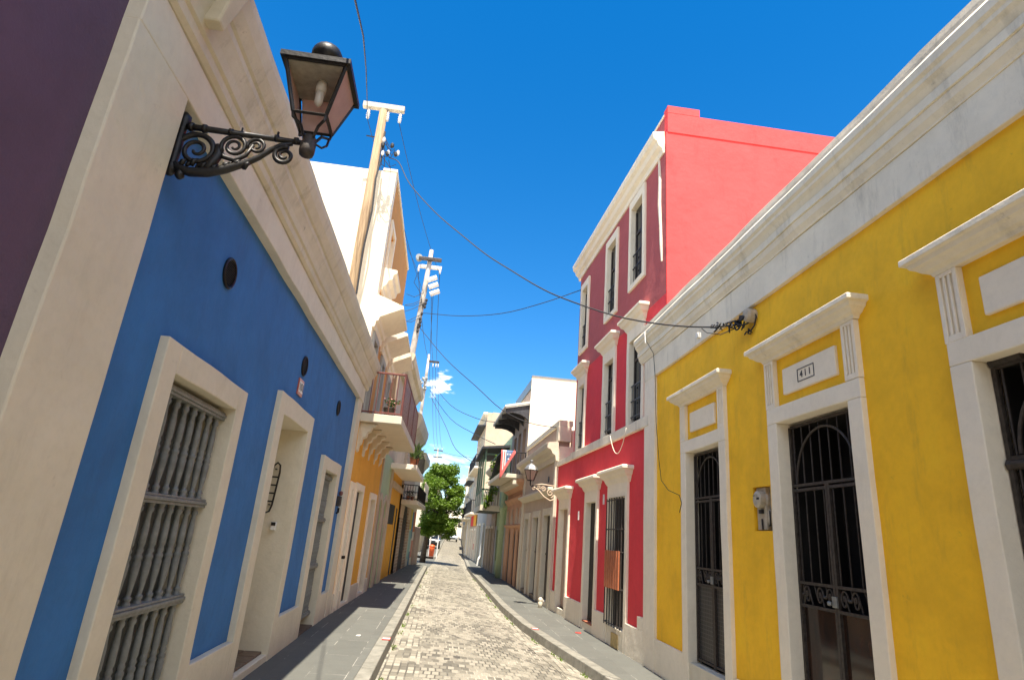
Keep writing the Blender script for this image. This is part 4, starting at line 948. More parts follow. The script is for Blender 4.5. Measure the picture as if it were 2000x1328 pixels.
for i, (a, b, c, d, kd) in enumerate(D1):
    f_ = surround(FD, a, b, -.35, d, .13, .3, .045, .33).build('window' if kd == 'w' else 'doorway', 'white', RH, bevel=.006)
    rhood(FD, a-.05, b+.05, d+.14, f_, .22)
    m = MB(); m.fbox(FD, a+.12, b-.12, -.1, d-.25, -.45, -.085 if i < 2 else -.09)
    m.build('door' , 'dark' if i < 2 else 'taupe', f_)
    m = MB(); m.fbox(FD, a+.132, b-.132, -.35, .03 if kd == 'd' else .20, -.33, .035); m.build('threshold' if kd == 'd' else 'sill', 'white_dirty', f_, bevel=.008)
    if i == 1: MB().fbox(FD, a+.135, b-.135, .031, .055, -.11, .04).build('step_tile', 'terracotta', f_)
    if kd == 'w':
        m = MB()
        for k_ in range(7): y = a+.14+(b-a-.28)*k_/6; m.tube([FD(y,.22,.09), FD(y,2.48,.09)], .011, 5)
        for z in (.26,.87,1.5,1.9,2.44): m.tube([FD(a+.12,z,.0), FD(a+.12,z,.09), FD(b-.12,z,.09), FD(b-.12,z,.0)], .012, 5)
        m.build('bars', 'rust_iron', f_)
        m = MB()
        for k_ in range(7): m.fbox(FD, a+.17+.125*k_, a+.17+.125*k_+.085, .86, 1.52, .105, .13)
        m.build('slatted_shutter', simple('orange_brown_shutter', (.42,.13,.055), .6, 0, .2, 9), f_)
for a, b in ((10.121,10.989),(12.201,12.899),(13.951,15.419),(16.581,17.04)):
    m = cutbox(MB(), FD, a, b, G0, .36, -.02, .05, 3, 1)
    if a < 11: cutbox(m, FD, 10.122, 10.40, .361, .55, -.02, .05, 1, 1)
    rag(m, .008); m.build('dado', 'white', RH, bevel=.008)
m = MB(); m.fbox(FD, 11.35, 11.75, -.12, .12, .0501, .053); m.build('damp_patch', simple('yellow_damp_stain', (.52,.38,.16), .9), RH)
for y, z in ((12.55,2.48),(14.55,2.2)):
    m = MB(); m.fbox(FD, y-.035, y+.035, z-.08, z+.12, 0, .02); m.build('small_plate', 'paint_white', RH)
t = thing('string_loop', (3.3, 10.7, 3.6), 'pale cord drooping in a loop below the middle windows of the red house', 'cord')
m = MB(); m.tube([FD(11.9+(10.9-11.9)*i/12, 3.72-.42*(1-((i-6)/6)**2), .11) for i in range(13)], .007, 5); m.build('cord', 'white_dirty', t, smooth=True)

# ------------------------------------------------------------------ cream house and its lamp (right)
FC = Fac(3.15, -.02, 17, -1)
CH = thing('cream_house', (3.1, 20, -.12), 'beige single storey house with three narrow dark doors and moulded cornice beside the red house', 'house')
CD = [(17.45,18.48,2.30),(19.38,20.30,2.28),(21.25,22.08,2.26)]
m = MB(); m.wall(FC, 17.06, 23.0, G0, 3.8, [(a+.02,b-.02,-.05,z,.4) for a,b,z in CD]); m.build('wall', 'beige', CH)
m = MB(); m.fbox(FC, 17.06, 23, G0, 4.2, -9, -.45); m.fbox(FC, 17.06, 23, 3.81, 4.2, -.449, -.005); m.fbox(FC, 17.06, 17.2, G0, 3.8, -.449, -.005); m.build('body', 'white', CH)
for a, b in ((17.06,17.28),(22.7,23.0)): MB().fbox(FC, a, b, G0, 3.82, -.02, .05).build('pilaster', 'cream', CH, bevel=.008)
run(FC, [(-.02,3.78),(.06,3.78),(.08,3.92),(.16,3.97),(.22,4.08),(.32,4.12),(.34,4.22),(.34,4.27),(0,4.32)], 17.0, 23.1, 10, .008).build('cornice', 'cream', CH)
m = MB(); m.fbox(FC, 17.10, 22.95, 4.20, 4.78, -.35, -.03); m.build('parapet', 'taupe', CH)
m = MB(); m.fbox(FC, 17.0, 22.98, 4.781, 4.95, -.4, .02); m.fbox(FC, 16.98, 17.25, 4.33, 4.78, -.36, .03); m.build('parapet_coping', 'cream', CH, bevel=.015)
m = MB(); m.box(3.55, 7.5, 17.1, 17.3, 3.8, 4.7); m.build('rear_wall', 'white', CH, bevel=.01)
m = MB(); m.mould(FC, 17.40, 22.9, [(.03,2.84),(.07,2.88),(.12,2.93),(.20,2.97),(.20,3.03),(.16,3.05)], .03); m.build('door_cornice', 'cream', CH, bevel=.008)
for a, b, z in CD:
    f_ = surround(FC, a-.16, b+.16, G0, z+.2, .165, .2, .045, .4).build('doorway', 'cream', CH, bevel=.006)
    m = MB(); m.fbox(FC, a, b, -.1, z, -.5, -.09)
    m.fbox(FC, (a+b)/2-.02, (a+b)/2+.02, 0, z, -.0899, -.07); m.fbox(FC, a, b, 1.2, 1.26, -.0898, -.072); m.fbox(FC, a+.1, b-.1, .2, 1.0, -.0897, -.075); m.build('door', 'darkwood', f_)
    m = MB(); m.fbox(FC, a+.006, b-.006, G0, 0, -.4, .03); m.build('threshold', 'browntile' if a > 18 else 'white', f_)
for y, z in ((18.2,3.35),(21.1,3.3)):
    m = MB(); m.tube([FC(y,z,0), FC(y,z,.015)], .09, 10); m.build('vent', 'iron', CH)
t = thing('bollard', (2.9, 16.9, -.12), 'short pale bollard against the beige house corner', 'bollard')
m = MB(); m.lathe((2.93,17.3,-.14), [(.06,0),(.06,.16),(.045,.18),(.065,.21),(.05,.26),(.02,.28)], 10); m.build('post', 'cream', t, smooth=True)
LC = thing('wall_lantern', (3.1, 17.1, 3.0), 'hexagonal clear street lantern on white scrolled bracket beside the red house', 'street lamp')
m = MB(); YL = 17.1; u, v = (1,0,0), (0,0,1)
m.tube([(3.16,YL,3.06),(2.75,YL,3.09),(2.52,YL,3.05)], .02, 6); m.tube([(3.16,YL,2.72),(3.0,YL,2.66),(2.82,YL,2.76),(2.66,YL,2.92),(2.52,YL,3.0)], .02, 6)
m.tube(spiral((3.0,YL,2.87), .13, .02, R(-80), R(520), 30, u, v), .018, 5); m.tube(spiral((2.80,YL,2.96), .08, .015, R(200), R(-400), 24, u, v), .015, 5); m.tube(spiral((2.67,YL,3.0), .05, .015, R(30), R(500), 18, u, v), .012, 5)
m.tube(spiral((2.52,YL,2.96), .05, .015, R(90), R(560), 18, u, v), .012, 5); m.tube([(3.14,YL,2.6),(3.14,YL,3.12)], .025, 6)
m.build('bracket', 'beige', LC, smooth=True)
m = MB(); cx, cz = 2.42, 3.12
m.tube([(2.52,YL,3.03),(2.46,YL,3.0),(2.42,YL,3.06),(2.42,YL,3.16)], .018, 6)
hexb = [(cx+.10*math.cos(R(60*i+15)), YL+.10*math.sin(R(60*i+15)), 3.17) for i in range(6)]; hext = [(cx+.20*math.cos(R(60*i+15)), YL+.20*math.sin(R(60*i+15)), 3.45) for i in range(6)]
for i in range(6):
    j = (i+1) % 6; m.tube([hexb[i],hext[i]], .010, 4); m.tube([hexb[i],hexb[j]], .010, 4); m.tube([hext[i],hext[j]], .013, 4)
m.build('frame', 'iron', LC)
m = MB(); m.add([Vector(p) for p in hexb]+[Vector(p) for p in hext], [(i,(i+1)%6,6+(i+1)%6,6+i) for i in range(6)]); m.build('pane', 'pane', LC)
m = MB(); m.lathe((cx,YL,3.455), [(.20,0),(.17,.07),(.10,.14),(.045,.17)], 6); m.lathe((cx,YL,3.62), [(.045,0),(.03,.05),(.05,.07),(.05,.10),(.02,.12)], 8); m.build('roof', 'galv', LC)

# ------------------------------------------------------------------ arched house with flag balcony (right)
FA = Fac(3.03, -.02, 23, -1)
AH = thing('arched_house', (3.0, 25.3, -.12), 'peach house with arched doors, tall white side wall, flag draped balcony and dark timber eaves', 'house')
m = MB(); arch_holes(FA, m, [(23.45,24.0,1.65,.3),(24.45,25.1,1.65,.3),(25.95,26.6,1.65,.3)], 3.75, 23.01, 27.6, G0); m.build('wall', 'peach', AH)
m = MB(); m.fbox(FA, 23.02, 27.6, G0, 7.3, -9, -.4); m.wall(FA, 23.02, 27.6, 3.76, 7.2, [(23.5,24.3,3.9,5.8,.25,0),(24.8,25.6,3.9,5.8,.25,0),(26.1,26.9,3.9,5.8,.25,0)]); m.build('body', 'taupe', AH)
m = MB(); m.box(3.035, 12, 22.9, 23.015, 3.6, 7.72); m.build('side_wall', 'white', AH)
m = MB(); m.box(3.03, 12, 22.88, 23.1, 7.721, 7.78); m.fbox(FA, 23.11, 27.6, 7.31, 7.70, -.3, -.02); m.build('coping', 'galv', AH)
m = MB()
for a, b in ((23.45,24.0),(24.45,25.1),(25.95,26.6)): m.fbox(FA, a-.05, b+.05, -.2, 2.1, -.42, -.05)
m.build('door', 'dark', AH)
m = MB(); m.mould(FA, 23.05, 27.5, [(.02,1.98),(.05,2.02),(.09,2.05),(.09,2.09),(.05,2.11)], .02); m.mould(FA, 23.05, 27.5, [(.02,2.9),(.06,2.98),(.12,3.05),(.14,3.12),(.1,3.16)], .02); m.mould(FA, 23.05, 27.5, [(.02,3.35),(.10,3.42),(.2,3.5),(.3,3.6),(.3,3.72)], .02); m.build('string_course', 'peach', AH, bevel=.008)
for y in (23.3,24.25,25.55,26.9):
    m = MB(); c = FA(y,2.13,0)
    m.add([FA(y-.28,2.12,0),FA(y+.28,2.12,0),FA(y+.28,2.12,.06),FA(y-.28,2.12,.06),FA(y,2.72,0),FA(y,2.72,.06)], [(0,1,2,3),(0,1,4),(3,2,5),(0,3,5,4),(1,2,5,4)]); m.build('gable_ornament', 'beige', AH)
for y0 in (23.5,24.8,26.1):
    m = MB(); m.fbox(FA, y0, y0+.8, 3.8, 5.8, -.4, -.2); m.build('balcony_door', 'dark', AH)
m = MB(); cutbox(m, FA, 23.03, 27.4, 3.74, 3.90, -.02, .96, 4, 1); m.build('balcony_slab', 'cream', AH, bevel=.02)
m = MB(); m.fbox(FA, 23.06, 27.35, 3.74-.25, 3.739, 0, .45); m.build('balcony_base', 'cream', AH, bevel=.05)
m = MB()
m.tube([FA(23.08,4.72,.0), FA(23.08,4.72,.92), FA(27.35,4.72,.92)], .022, 6)
for i in range(6): m.tube([FA(23.08,3.9,.02+.18*i), FA(23.08,4.72,.02+.18*i)], .012 if i % 3 else .02, 5)
for i in range(15): m.tube([FA(23.08+.29*i,3.9,.92), FA(23.08+.12*i,4.72,.92)], .009, 4)
m.build('balcony_railing', 'iron', AH)
m = MB()
P = [FA(22.95,6.52,-.0), FA(22.95,6.52,.97), FA(27.5,6.52,.97), FA(27.5,6.52,0)]
m.hexa([FA(22.95,6.66,-.02), FA(22.95,6.42,.97), FA(27.5,6.42,.97), FA(27.5,6.66,-.02), FA(22.95,6.74,-.02), FA(22.95,6.50,.97), FA(27.5,6.50,.97), FA(27.5,6.74,-.02)]); ev = m.build('eaves_roof', 'white_dirty', AH)
m = MB(); m.hexa([FA(22.96,6.60,-.02), FA(22.96,6.37,.95), FA(27.48,6.37,.95), FA(27.48,6.60,-.02), FA(22.96,6.655,-.02), FA(22.96,6.415,.95), FA(27.48,6.415,.95), FA(27.48,6.655,-.02)]); m.build('soffit_boards', 'greywall', AH)
for y in (23.02,24.3,25.6,26.9):
    m = MB(); pr = [(0,6.60),(.92,6.37),(.92,6.22),(.62,6.24),(.36,6.20),(.14,6.10),(0,5.98)]; n = len(pr)
    m.v += [FA(y,z,w) for w,z in pr]+[FA(y+.1,z,w) for w,z in pr]; m.f += [tuple(range(n)), tuple(range(n,2*n))]+[(j,(j+1)%n,n+(j+1)%n,n+j) for j in range(n)]
    m.build('eaves_bracket', 'timber_dark', AH)
FLG = thing('draped_flag', (2.2, 23.05, 4.7), 'red, white and blue starred flag draped over the balcony rail above the peach arched house', 'flag')
def cloth(u0, u1, z0a, z0b, name, mat, off=0):
    m = MB(); nu, nv = 14, 10
    for i in range(nu+1):
        t = i/nu; x = u0+(u1-u0)*t; bot = z0a+(z0b-z0a)*t
        for j in range(nv+1):
            s_ = j/nv; z = 4.76+(bot-4.76)*s_; m.v.append(Vector((x, 23.02-.02-off-.04*s_-.035*s_*math.sin(x*22+s_*2), z)))
    for i in range(nu):
        for j in range(nv): a = i*(nv+1)+j; m.f.append((a,a+1,a+nv+2,a+nv+1))
    o = m.build(name, mat, FLG, smooth=True); sd = o.modifiers.new('solid','SOLIDIFY'); sd.thickness = .006; return o
fr_ = simple('flag_red', (.60,.13,.12), .8, 0, .1); fw_ = simple('flag_white', (.72,.70,.68), .8, 0, .08); fb_ = simple('flag_blue', (.10,.17,.30), .8, 0, .1)
cloth(2.06, 2.13, 3.62, 3.78, 'red_stripe', fr_); cloth(2.132, 2.17, 3.78, 3.88, 'white_stripe', fw_); cloth(2.172, 2.21, 3.88, 3.98, 'red_stripe', fr_)
cloth(2.212, 2.245, 3.98, 4.05, 'white_stripe', fw_); cloth(2.247, 2.52, 4.05, 4.50, 'blue_field', fb_); cloth(2.522, 2.60, 4.50, 4.66, 'red_stripe', fr_)
def star(cx, cz, r, y):
    m = MB(); P = [Vector((cx+(r if i % 2 == 0 else r*.42)*math.sin(math.pi*i/5), y, cz+(r if i % 2 == 0 else r*.42)*math.cos(math.pi*i/5))) for i in range(10)]
    m.add(P+[p+Vector((0,.006,0)) for p in P], [tuple(range(10)), tuple(range(10,20))]+[(j,(j+1)%10,10+(j+1)%10,10+j) for j in range(10)]); return m
for cx, cz in ((2.30,4.60),(2.40,4.60),(2.345,4.42)): star(cx, cz, .045, 22.93).build('star', fw_, FLG)
m = MB()
for i in range(12):                                                   # diagonal red edge of the drape
    t0, t1 = i/12, (i+1)/12; a = Vector((2.10+.48*t0, 22.92-.02*math.sin(9*t0), 3.70+.95*t0)); b = Vector((2.10+.48*t1, 22.92-.02*math.sin(9*t1), 3.70+.95*t1))
    m.hexa([a, b, b+Vector((0,.01,0)), a+Vector((0,.01,0)), a+Vector((-.03,0,.16)), b+Vector((-.03,0,.16)), b+Vector((-.03,.01,.16)), a+Vector((-.03,.01,.16))])
m.build('folded_edge', fr_, FLG)

# ------------------------------------------------------------------ green fronted house with green balcony (right)
FM = Fac(2.93, -.02, 28, -1)
MH = thing('pale_green_house', (2.9, 29.7, -.12), 'narrow pale green house front with two slit windows beside the peach arches', 'house')
m = MB(); m.wall(FM, 27.62, 31.4, G0, 3.6, [(29.4,29.9,.5,1.9,.25,0),(30.4,30.9,.5,1.9,.25,0)]); m.fbox(FM, 27.62, 31.4, G0, 6.2, -8, -.26); m.fbox(FM, 27.62, 31.4, 3.601, 6.1, -.259, -.01); m.build('wall', 'mint', MH)
m = MB(); m.fbox(FM, 27.66, 31.39, G0, 2.1, .001, .02) if False else m.fbox(FM, 27.66, 29.38, G0, 2.1, .001, .03); m.build('dado', 'greywall', MH)
MB().fbox(FM, 30.92, 31.39, G0, 2.1, .001, .03).build('dado', 'greywall', MH)
m = MB(); m.fbox(FM, 29.4, 30.95, .45, 1.95, -.258, -.15); m.build('slit_window', 'dark', MH)
m = MB(); c = FM(28.1,0,.09); m.lathe((c.x,c.y,-.3), [(.17,0),(.17,3.0),(.2,3.05),(.2,3.15),(.17,3.2),(.17,3.9),(.14,4.05),(.05,4.12)], 14); m.build('round_corner', 'mint', MH, smooth=True)
m = MB(); m.mould(FM, 27.7, 31.3, [(.02,2.75),(.12,2.8),(.2,2.85),(.2,2.95),(.1,3.0)], .02); m.build('string_course', 'mint', MH)
m = MB(); m.box(1.80, 2.9, 28.4, 33.6, 2.72, 2.86); m.build('balcony_floor', 'darkgreen', MH)
m = MB(); m.box(1.775, 2.92, 28.35, 28.399, 2.68, 2.93); m.box(1.77, 1.799, 28.4, 33.6, 2.68, 2.93); m.build('balcony_fascia', 'cream', MH)
m = MB()
for y in (28.42, 30.1, 31.8, 33.5): m.box(1.80, 1.88, y-.04, y+.04, 2.87, 5.55)
m.box(1.80, 2.9, 28.38, 28.44, 3.58, 3.66); m.box(1.80, 1.87, 28.45, 33.5, 3.58, 3.66); m.box(1.80, 2.9, 28.39, 28.43, 5.2, 5.28)
m.build('balcony_posts', 'greenpaint', MH)
m = MB()
for i in range(9): m.box(1.93+.11*i, 1.985+.11*i, 28.40, 28.43, 2.88, 3.57)
for i in range(40): m.box(1.82, 1.85, 28.5+.125*i, 28.56+.125*i, 2.88, 3.57)
m.build('balusters', 'cream', MH)
m = MB(); m.hexa([(1.62,28.2,5.45),(3.0,28.2,5.62),(3.0,34,5.62),(1.62,34,5.45),(1.62,28.2,5.55),(3.0,28.2,5.74),(3.0,34,5.74),(1.62,34,5.55)]); m.build('balcony_roof', 'timber_dark', MH)
VP = thing('climbing_plant', (2.3, 28.5, 3.3), 'leafy climbing plant growing up the green balcony posts beyond the flag', 'plant')
vm = MB()
for c, r in (((2.32,28.33,3.6),.22),((2.25,28.3,4.0),.26),((2.4,28.3,4.4),.24),((2.3,28.3,4.8),.26),((2.45,28.32,5.1),.2),((2.12,28.3,3.25),.17),((2.05,28.35,2.95),.12)):
    f = foliage(c, (r,.12,r), 120, .13, int(c[2]*100), .5); vm.add(f.v, f.f)
vm.build('leaves', 'leaf', VP)
m = MB(); m.tube([(2.3,28.4,2.9),(2.28,28.36,3.6),(2.4,28.35,4.4),(2.35,28.36,5.0)], .02, 5); m.build('stem', 'bark', VP)

# ------------------------------------------------------------------ houses farther down the right side
FX = Fac(2.80, -.014, 31, -1)
def rowhouse(name, label, F, y0, y1, h, wall, doors, hd=2.3, upper=None, balc=None, corn='cream', lower=None, doormat='darkwood', far=False, depth=9, awn=None):
    t = thing(name, F((y0+y1)/2, -.12+gz(y0)), label, 'house'); g = gz(y0)-.12
    wins = []
    if upper:
        for zf in upper:
            n = max(1, int((y1-y0)/2.2))
            for i in range(n): c = y0+(y1-y0)*(i+.5)/n; wins.append((c-.42, c+.42, zf+g+.15, zf+g+2.0, .25))
    hs = [(a, b, g, hd+g, .3) for a, b in doors]
    m = MB(); m.wall(F, y0, y1, g-.5, h+g, hs+wins); m.fbox(F, y0, y1, g-.5, h+g+.15, -depth, -.42)
    for y in (y0, y1-.2): m.fbox(F, y, y+.2, g-.5, h+g, -.419, -.005)
    m.fbox(F, y0+.201, y1-.201, h+g-.2, h+g+.15, -.419, -.005); m.build('wall', wall, t)
    for a, b in doors:
        f_ = surround(F, a-.13, b+.13, g-.3, hd+g+.14, .13, .14, .035, .25).build('doorway', corn, t)
        m = MB(); m.fbox(F, a, b, g, hd+g, -.4, -.04); m.fbox(F, (a+b)/2-.02, (a+b)/2+.02, g, hd+g, -.0399, -.025); m.build('door', doormat, f_)
    for a, b, c, d, q in wins:
        f_ = surround(F, a-.1, b+.1, c-.1, d+.1, .1, .1, .03, .2, c).build('window', corn, t)
        m = MB(); m.fbox(F, a, b, c, d, -.38, -.04); m.fbox(F, (a+b)/2-.02, (a+b)/2+.02, c, d, -.0399, -.02); m.build('shutter', 'woodshutter', f_)
    m = MB(); m.mould(F, y0+.1, y1-.1, [(.0,h+g-.35),(.06,h+g-.25),(.15,h+g-.18),(.28,h+g-.05),(.28,h+g+.05),(.2,h+g+.1)], .0); m.build('cornice', corn, t)
    if balc:
        for zf, proj, mat in balc:
            s_ = MB(); s_.fbox(F, y0+.3, y1-.3, zf+g-.14, zf+g, -.02, proj); s_ = s_.build('balcony_slab', corn, t, bevel=.02)
            m = MB(); m.tube([F(y0+.35,zf+g+.85,0), F(y0+.35,zf+g+.85,proj-.05), F(y1-.35,zf+g+.85,proj-.05)], .03, 5)
            for i in range(int((y1-y0-.7)/.2)): y = y0+.35+.2*i; m.tube([F(y,zf+g,proj-.05), F(y,zf+g+.85,proj-.05)], .014, 4)
            for i in range(4): m.tube([F(y0+.35,zf+g,.1+i*proj/4), F(y0+.35,zf+g+.85,.1+i*proj/4)], .014, 4)
            m.build('railing', mat, s_)
    if lower:
        m = MB(); m.fbox(F, y0+.02, y1-.02, g-.4, 2.45+g if lower[1] is None else lower[1]+g, -.0, .012) ; m.build('lower_band', lower[0], t)
    if awn:
        m = MB(); m.fbox(F, y0+.2, y1-.2, awn[0]+g, awn[0]+g+.1, 0, awn[1]); m.build('canopy', 'timber_dark', t)
    return t
rowhouse('shuttered_house', 'brown house front with wooden shutters under the green balcony', FX, 31.42, 36.5, 5.3, 'taupe', ((32.0,33.0),(33.6,34.6),(35.2,36.1)), 2.1, (2.9,), None, 'beige', None, 'woodshutter')
t = thing('downpipe', (2.68, 37.0, -.12), 'white drain pipe running down the grey house near the green balcony', 'pipe')
m = MB(); m.tube([(2.62,37.4,2.2),(2.60,37.4,.45),(2.5,37.3,.25),(2.46,37.3,-.1)], .05, 8); m.build('pipe', 'paint_white', t)
rowhouse('grey_house', 'grey house front with two doors beyond the green balcony', FX, 36.52, 43.5, 4.1, 'greywall', ((37.6,38.7),(40.2,41.3),(42.2,43.0)), 2.3, None, None, 'cream', None, 'greyiron')
RS = rowhouse('signed_house', 'three storey house with dark balconies and red and ochre panels over its ground floor', FX, 43.52, 51.5, 10.2, 'beige', ((44.5,45.4),(47.3,48.3),(49.6,50.4)), 2.0, (3.3,6.6), ((3.2,.55,'iron'),(6.4,.55,'iron')), 'white', None, 'dark', awn=(9.3,.6))
for a, b, k in ((44.0,46.4,'or2'),(46.45,49.2,'re2')):
    m = MB(); m.fbox(FX, a, b, 2.2, 2.95, .045, .08); m.build('painted_panel', 'ochre' if k == 'or2' else 'red', RS)
m = MB(); m.fbox(FX, 44.6, 45.0, .6, 1.0, .0, .05); m.build('red_box', 'paint_red', RS)
rowhouse('white_house', 'white two storey house far along the right side with dark opening', FX, 51.52, 57.5, 6.6, 'white', ((53,54.4),(55.6,56.6)), 2.4, (3.2,), ((3.0,.5,'iron'),), 'white', None, 'dark', awn=(5.9,.55))
FZ = Fac(2.55, .032, 57.5, -1)
rowhouse('pale_blue_house', 'pale blue house farther along the right side', FZ, 57.52, 68, 5.2, 'paleblue', ((59,60.2),(62.5,63.7),(65.8,67)), 2.4, None, None, 'white', None, 'greyiron')
rowhouse('tall_white_house', 'tall white house near the far end on the right', FZ, 68.02, 80, 8.6, 'white', ((70,71.4),(74,75.4),(77.5,78.7)), 2.5, (3.4,6.0), ((3.2,.5,'iron'),), 'white', None, 'greyiron')
rowhouse('distant_grey_house', 'grey house second from the far end on the right', FZ, 80.02, 98, 6.2, 'paleblue', ((83,84.5),(88,89.5),(94,95.5)), 2.5, (3.4,), None, 'white', None, 'greyiron')
rowhouse('distant_white_house', 'low white house at the far end on the right side', FZ, 98.02, 125, 6.5, 'greywall', ((102,103.5),(110,111.5),(118,119.5)), 2.5, (3.4,), None, 'white', None, 'greyiron')
rowhouse('distant_apartment', 'distant pale apartment house closing the right side of the street', FZ, 125.02, 160, 12, 'white', ((130,131.5),(140,141.5)), 2.5, (3.4,6.4,9.2), ((3.2,.6,'iron'),(6.2,.6,'iron')), 'white', None, 'greyiron')
FL = Fac(-1.4, .03, 50, 1)
rowhouse('distant_cream_house', 'cream house on the left beyond the tree and dark parked car', FL, 50, 66, 5.5, 'cream', ((52,53.4),(57,58.4),(62,63.4)), 2.5, (3.2,), None, 'white', None, 'greyiron')
rowhouse('distant_yellow_house', 'pale house on the far left side of the street', FL, 66.02, 90, 6.5, 'white', ((69,70.4),(77,78.4),(84,85.4)), 2.5, (3.2,), None, 'white', None, 'greyiron')
rowhouse('distant_pale_house', 'last pale house on the left before the street end', FL, 90.02, 130, 6.0, 'beige', ((95,96.4),(107,108.4),(120,121.4)), 2.5, (3.2,), None, 'white', None, 'greyiron')
FE = Fac(-30, 0, 0, 1)
t = thing('end_building', (4, 175, 1), 'pale building closing the far end of the street', 'building')
m = MB(); m.box(-25, 30, 172, 185, -.5, 7.5); m.build('wall', 'white', t)
for i in range(12):
    m = MB(); m.box(-8+2.2*i, -7+2.2*i, 171.9, 171.99, 3.2, 5.2); m.build('window', 'glassdark', t)
t = thing('street_pole', (2.3, 54, -.1), 'white pole with a small lamp head standing on the right pavement far along', 'lamp post')
m = MB(); m.tube([(2.42,53,-.2),(2.42,53,4.2)], .06, 8); m.build('pole', 'paint_white', t)
m = MB(); m.tube([(2.42,53,4.2),(2.42,53,4.5),(2.2,53,4.6)], .04, 6); m.box(2.0,2.3,52.9,53.1,4.55,4.68); m.build('lamp_head', 'galv', t)

# ------------------------------------------------------------------ utility poles and cables
def insulator(c, par, drop=True):
    c = Vector(c); m = MB(); m.tube([c, c+Vector((0,0,-.08))], .012, 5)
    m.lathe(c+Vector((0,0,-.30)), [(.02,0),(.045,.03),(.025,.06),(.05,.09),(.025,.12),(.05,.15),(.025,.18),(.04,.22)], 8); m.build('insulator', 'insul', par, smooth=True)
P1 = thing('utility_pole', (-2.35, 12.1, 0), 'nearest tall timber utility pole rising beside the white side wall', 'utility pole', 'utility poles')
m = MB(); m.tube([(-2.345,12.12,0),(-2.37,12.11,4),(-2.37,12.1,7.5),(-2.36,12.1,10.9)], [.125,.115,.11,.095], 12); m.build('post', 'pole', P1, smooth=True)
m = MB(); m.box(-2.85,-1.88,12.04,12.16,10.93,11.07); m.build('crossarm', simple('pale_crossarm', (.50,.46,.38), .8, 0, .15, 8), P1, bevel=.01)
for x in (-2.70,-1.96,-2.25): insulator((x,12.1,10.93), P1)
m = MB(); m.tube([(-2.65,12.08,10.15),(-2.36,12.1,10.15)], .016, 5)
m.tube([(-2.24,12.05,10.3),(-2.22,12.03,9.6),(-2.26,12.0,9.0),(-2.22,12.0,8.2),(-2.27,12.0,7.2),(-2.25,12.0,6.2)], .02, 6)
rr = random.Random(2)
for q in range(9):
    a = Vector((-2.25+rr.uniform(0,.1),12.0,10.2-rr.uniform(0,.6))); b = Vector((-2.05+rr.uniform(-.15,.2),12.0,9.5+rr.uniform(-.15,.35)))
    m.tube([a, a.lerp(b,.5)+Vector((rr.uniform(-.08,.08),0,-rr.uniform(.05,.22))), b], .008, 4)
for q in range(4): m.lathe((-2.22+.1*q+rr.uniform(-.03,.03),12.0,9.4+rr.uniform(0,.5)), [(.02,0),(.045,.03),(.045,.09),(.02,.12)], 7)
m.build('fittings', 'cable', P1)
m = MB()
for x, z in ((-2.2,9.62),(-2.08,9.65),(-1.86,9.68),(-2.22,9.98)): m.lathe((x,12.0,z), [(.015,0),(.035,.03),(.035,.10),(.015,.13)], 7)
m.build('white_connectors', 'insul', P1)
M['greypole'] = simple('weathered_grey_pole', (.42,.38,.33), .8, 0, .45, 3, .4)
def bigpole(x, y, ztop, lean, label, grp, extra, mat='greypole'):
    t = thing('utility_pole', (x-lean, y, 0), label, 'utility pole', grp)
    m = MB(); m.tube([(x-lean,y,0),(x-lean*.7,y,ztop*.3),(x-lean*.38,y,ztop*.62),(x-lean*.12,y,ztop*.86),(x,y,ztop)], [.13,.125,.115,.10,.08], 10); m.build('post', mat, t, smooth=True); extra(t); return t
def ex2(t):
    x, y = -1.49, 22
    for z, a, b, dy, mm in ((11.72,-.45,.45,-.14,'darkwood'),(11.5,-.42,.48,.14,'paint_white')):
        m = MB(); m.box(x+a, x+b, y+dy-.06, y+dy+.06, z, z+.13); m.build('crossarm', mm, t, bevel=.01)
    m = MB(); m.tube([(x-.45,y+.08,11.85),(x-.45,y-.12,11.85)], .13, 10); m.build('drum', 'galv', t)
    for xx in (x-.40, x+.44): insulator((xx,y-.14,11.5), t)
    for k, (dx, dz) in enumerate(((.16,10.9),(.24,10.62),(.32,10.34))):
        m = MB(); m.tube([(x-.03+dx-.12,y-.2,dz-.06),(x-.03+dx+.22,y-.2,dz+.12)], .10, 10); m.build('capacitor', 'insul', t, bevel=.01)
    m = MB(); rr = random.Random(4)
    for q in range(12): z = 8.6+rr.uniform(0,1.5); m.lathe((-1.72+.12*(z-8.6)+rr.uniform(.06,.14),y-.12,z), [(.02,0),(.05,.04),(.05,.10),(.02,.14)], 7)
    for q in range(6): z = 9.6+rr.uniform(-.4,.9); m.tube([(-1.6,y-.1,z),(-1.9,y-.2,z-.25),(-2.2,y-.3,z-.2-.2*q*.3)], .010, 4)
    m.tube([(x-.4,y-.14,11.2),(x-.5,y-.2,10.7),(x-.2,y-.2,10.3),(-1.55,y-.1,9.8)], .010, 4)
    m.build('fittings', 'cable', t)
bigpole(-1.49, 22, 12.25, .62, 'leaning utility pole with white capacitors above the orange house hoods', 'utility poles', ex2)
def ex3(t):
    x, y = -1.95, 40
    m = MB(); m.box(x-.05, x+.75, y-.05, y+.05, 12.55, 12.68); m.build('crossarm', 'darkwood', t)
    for xx in (x+.35, x+.55, x+.7): insulator((xx,y,12.55), t)
    rr = random.Random(6)
    for q in range(10): MB().lathe((x-.1+rr.uniform(-.25,.25),y-.15,10.2+rr.uniform(0,1.3)), [(.03,0),(.08,.05),(.08,.14),(.03,.2)], 7).build('fitting', 'galv', t)
bigpole(-1.95, 40, 13.1, .2, 'white topped utility pole in front of the small cloud', 'utility poles', ex3)
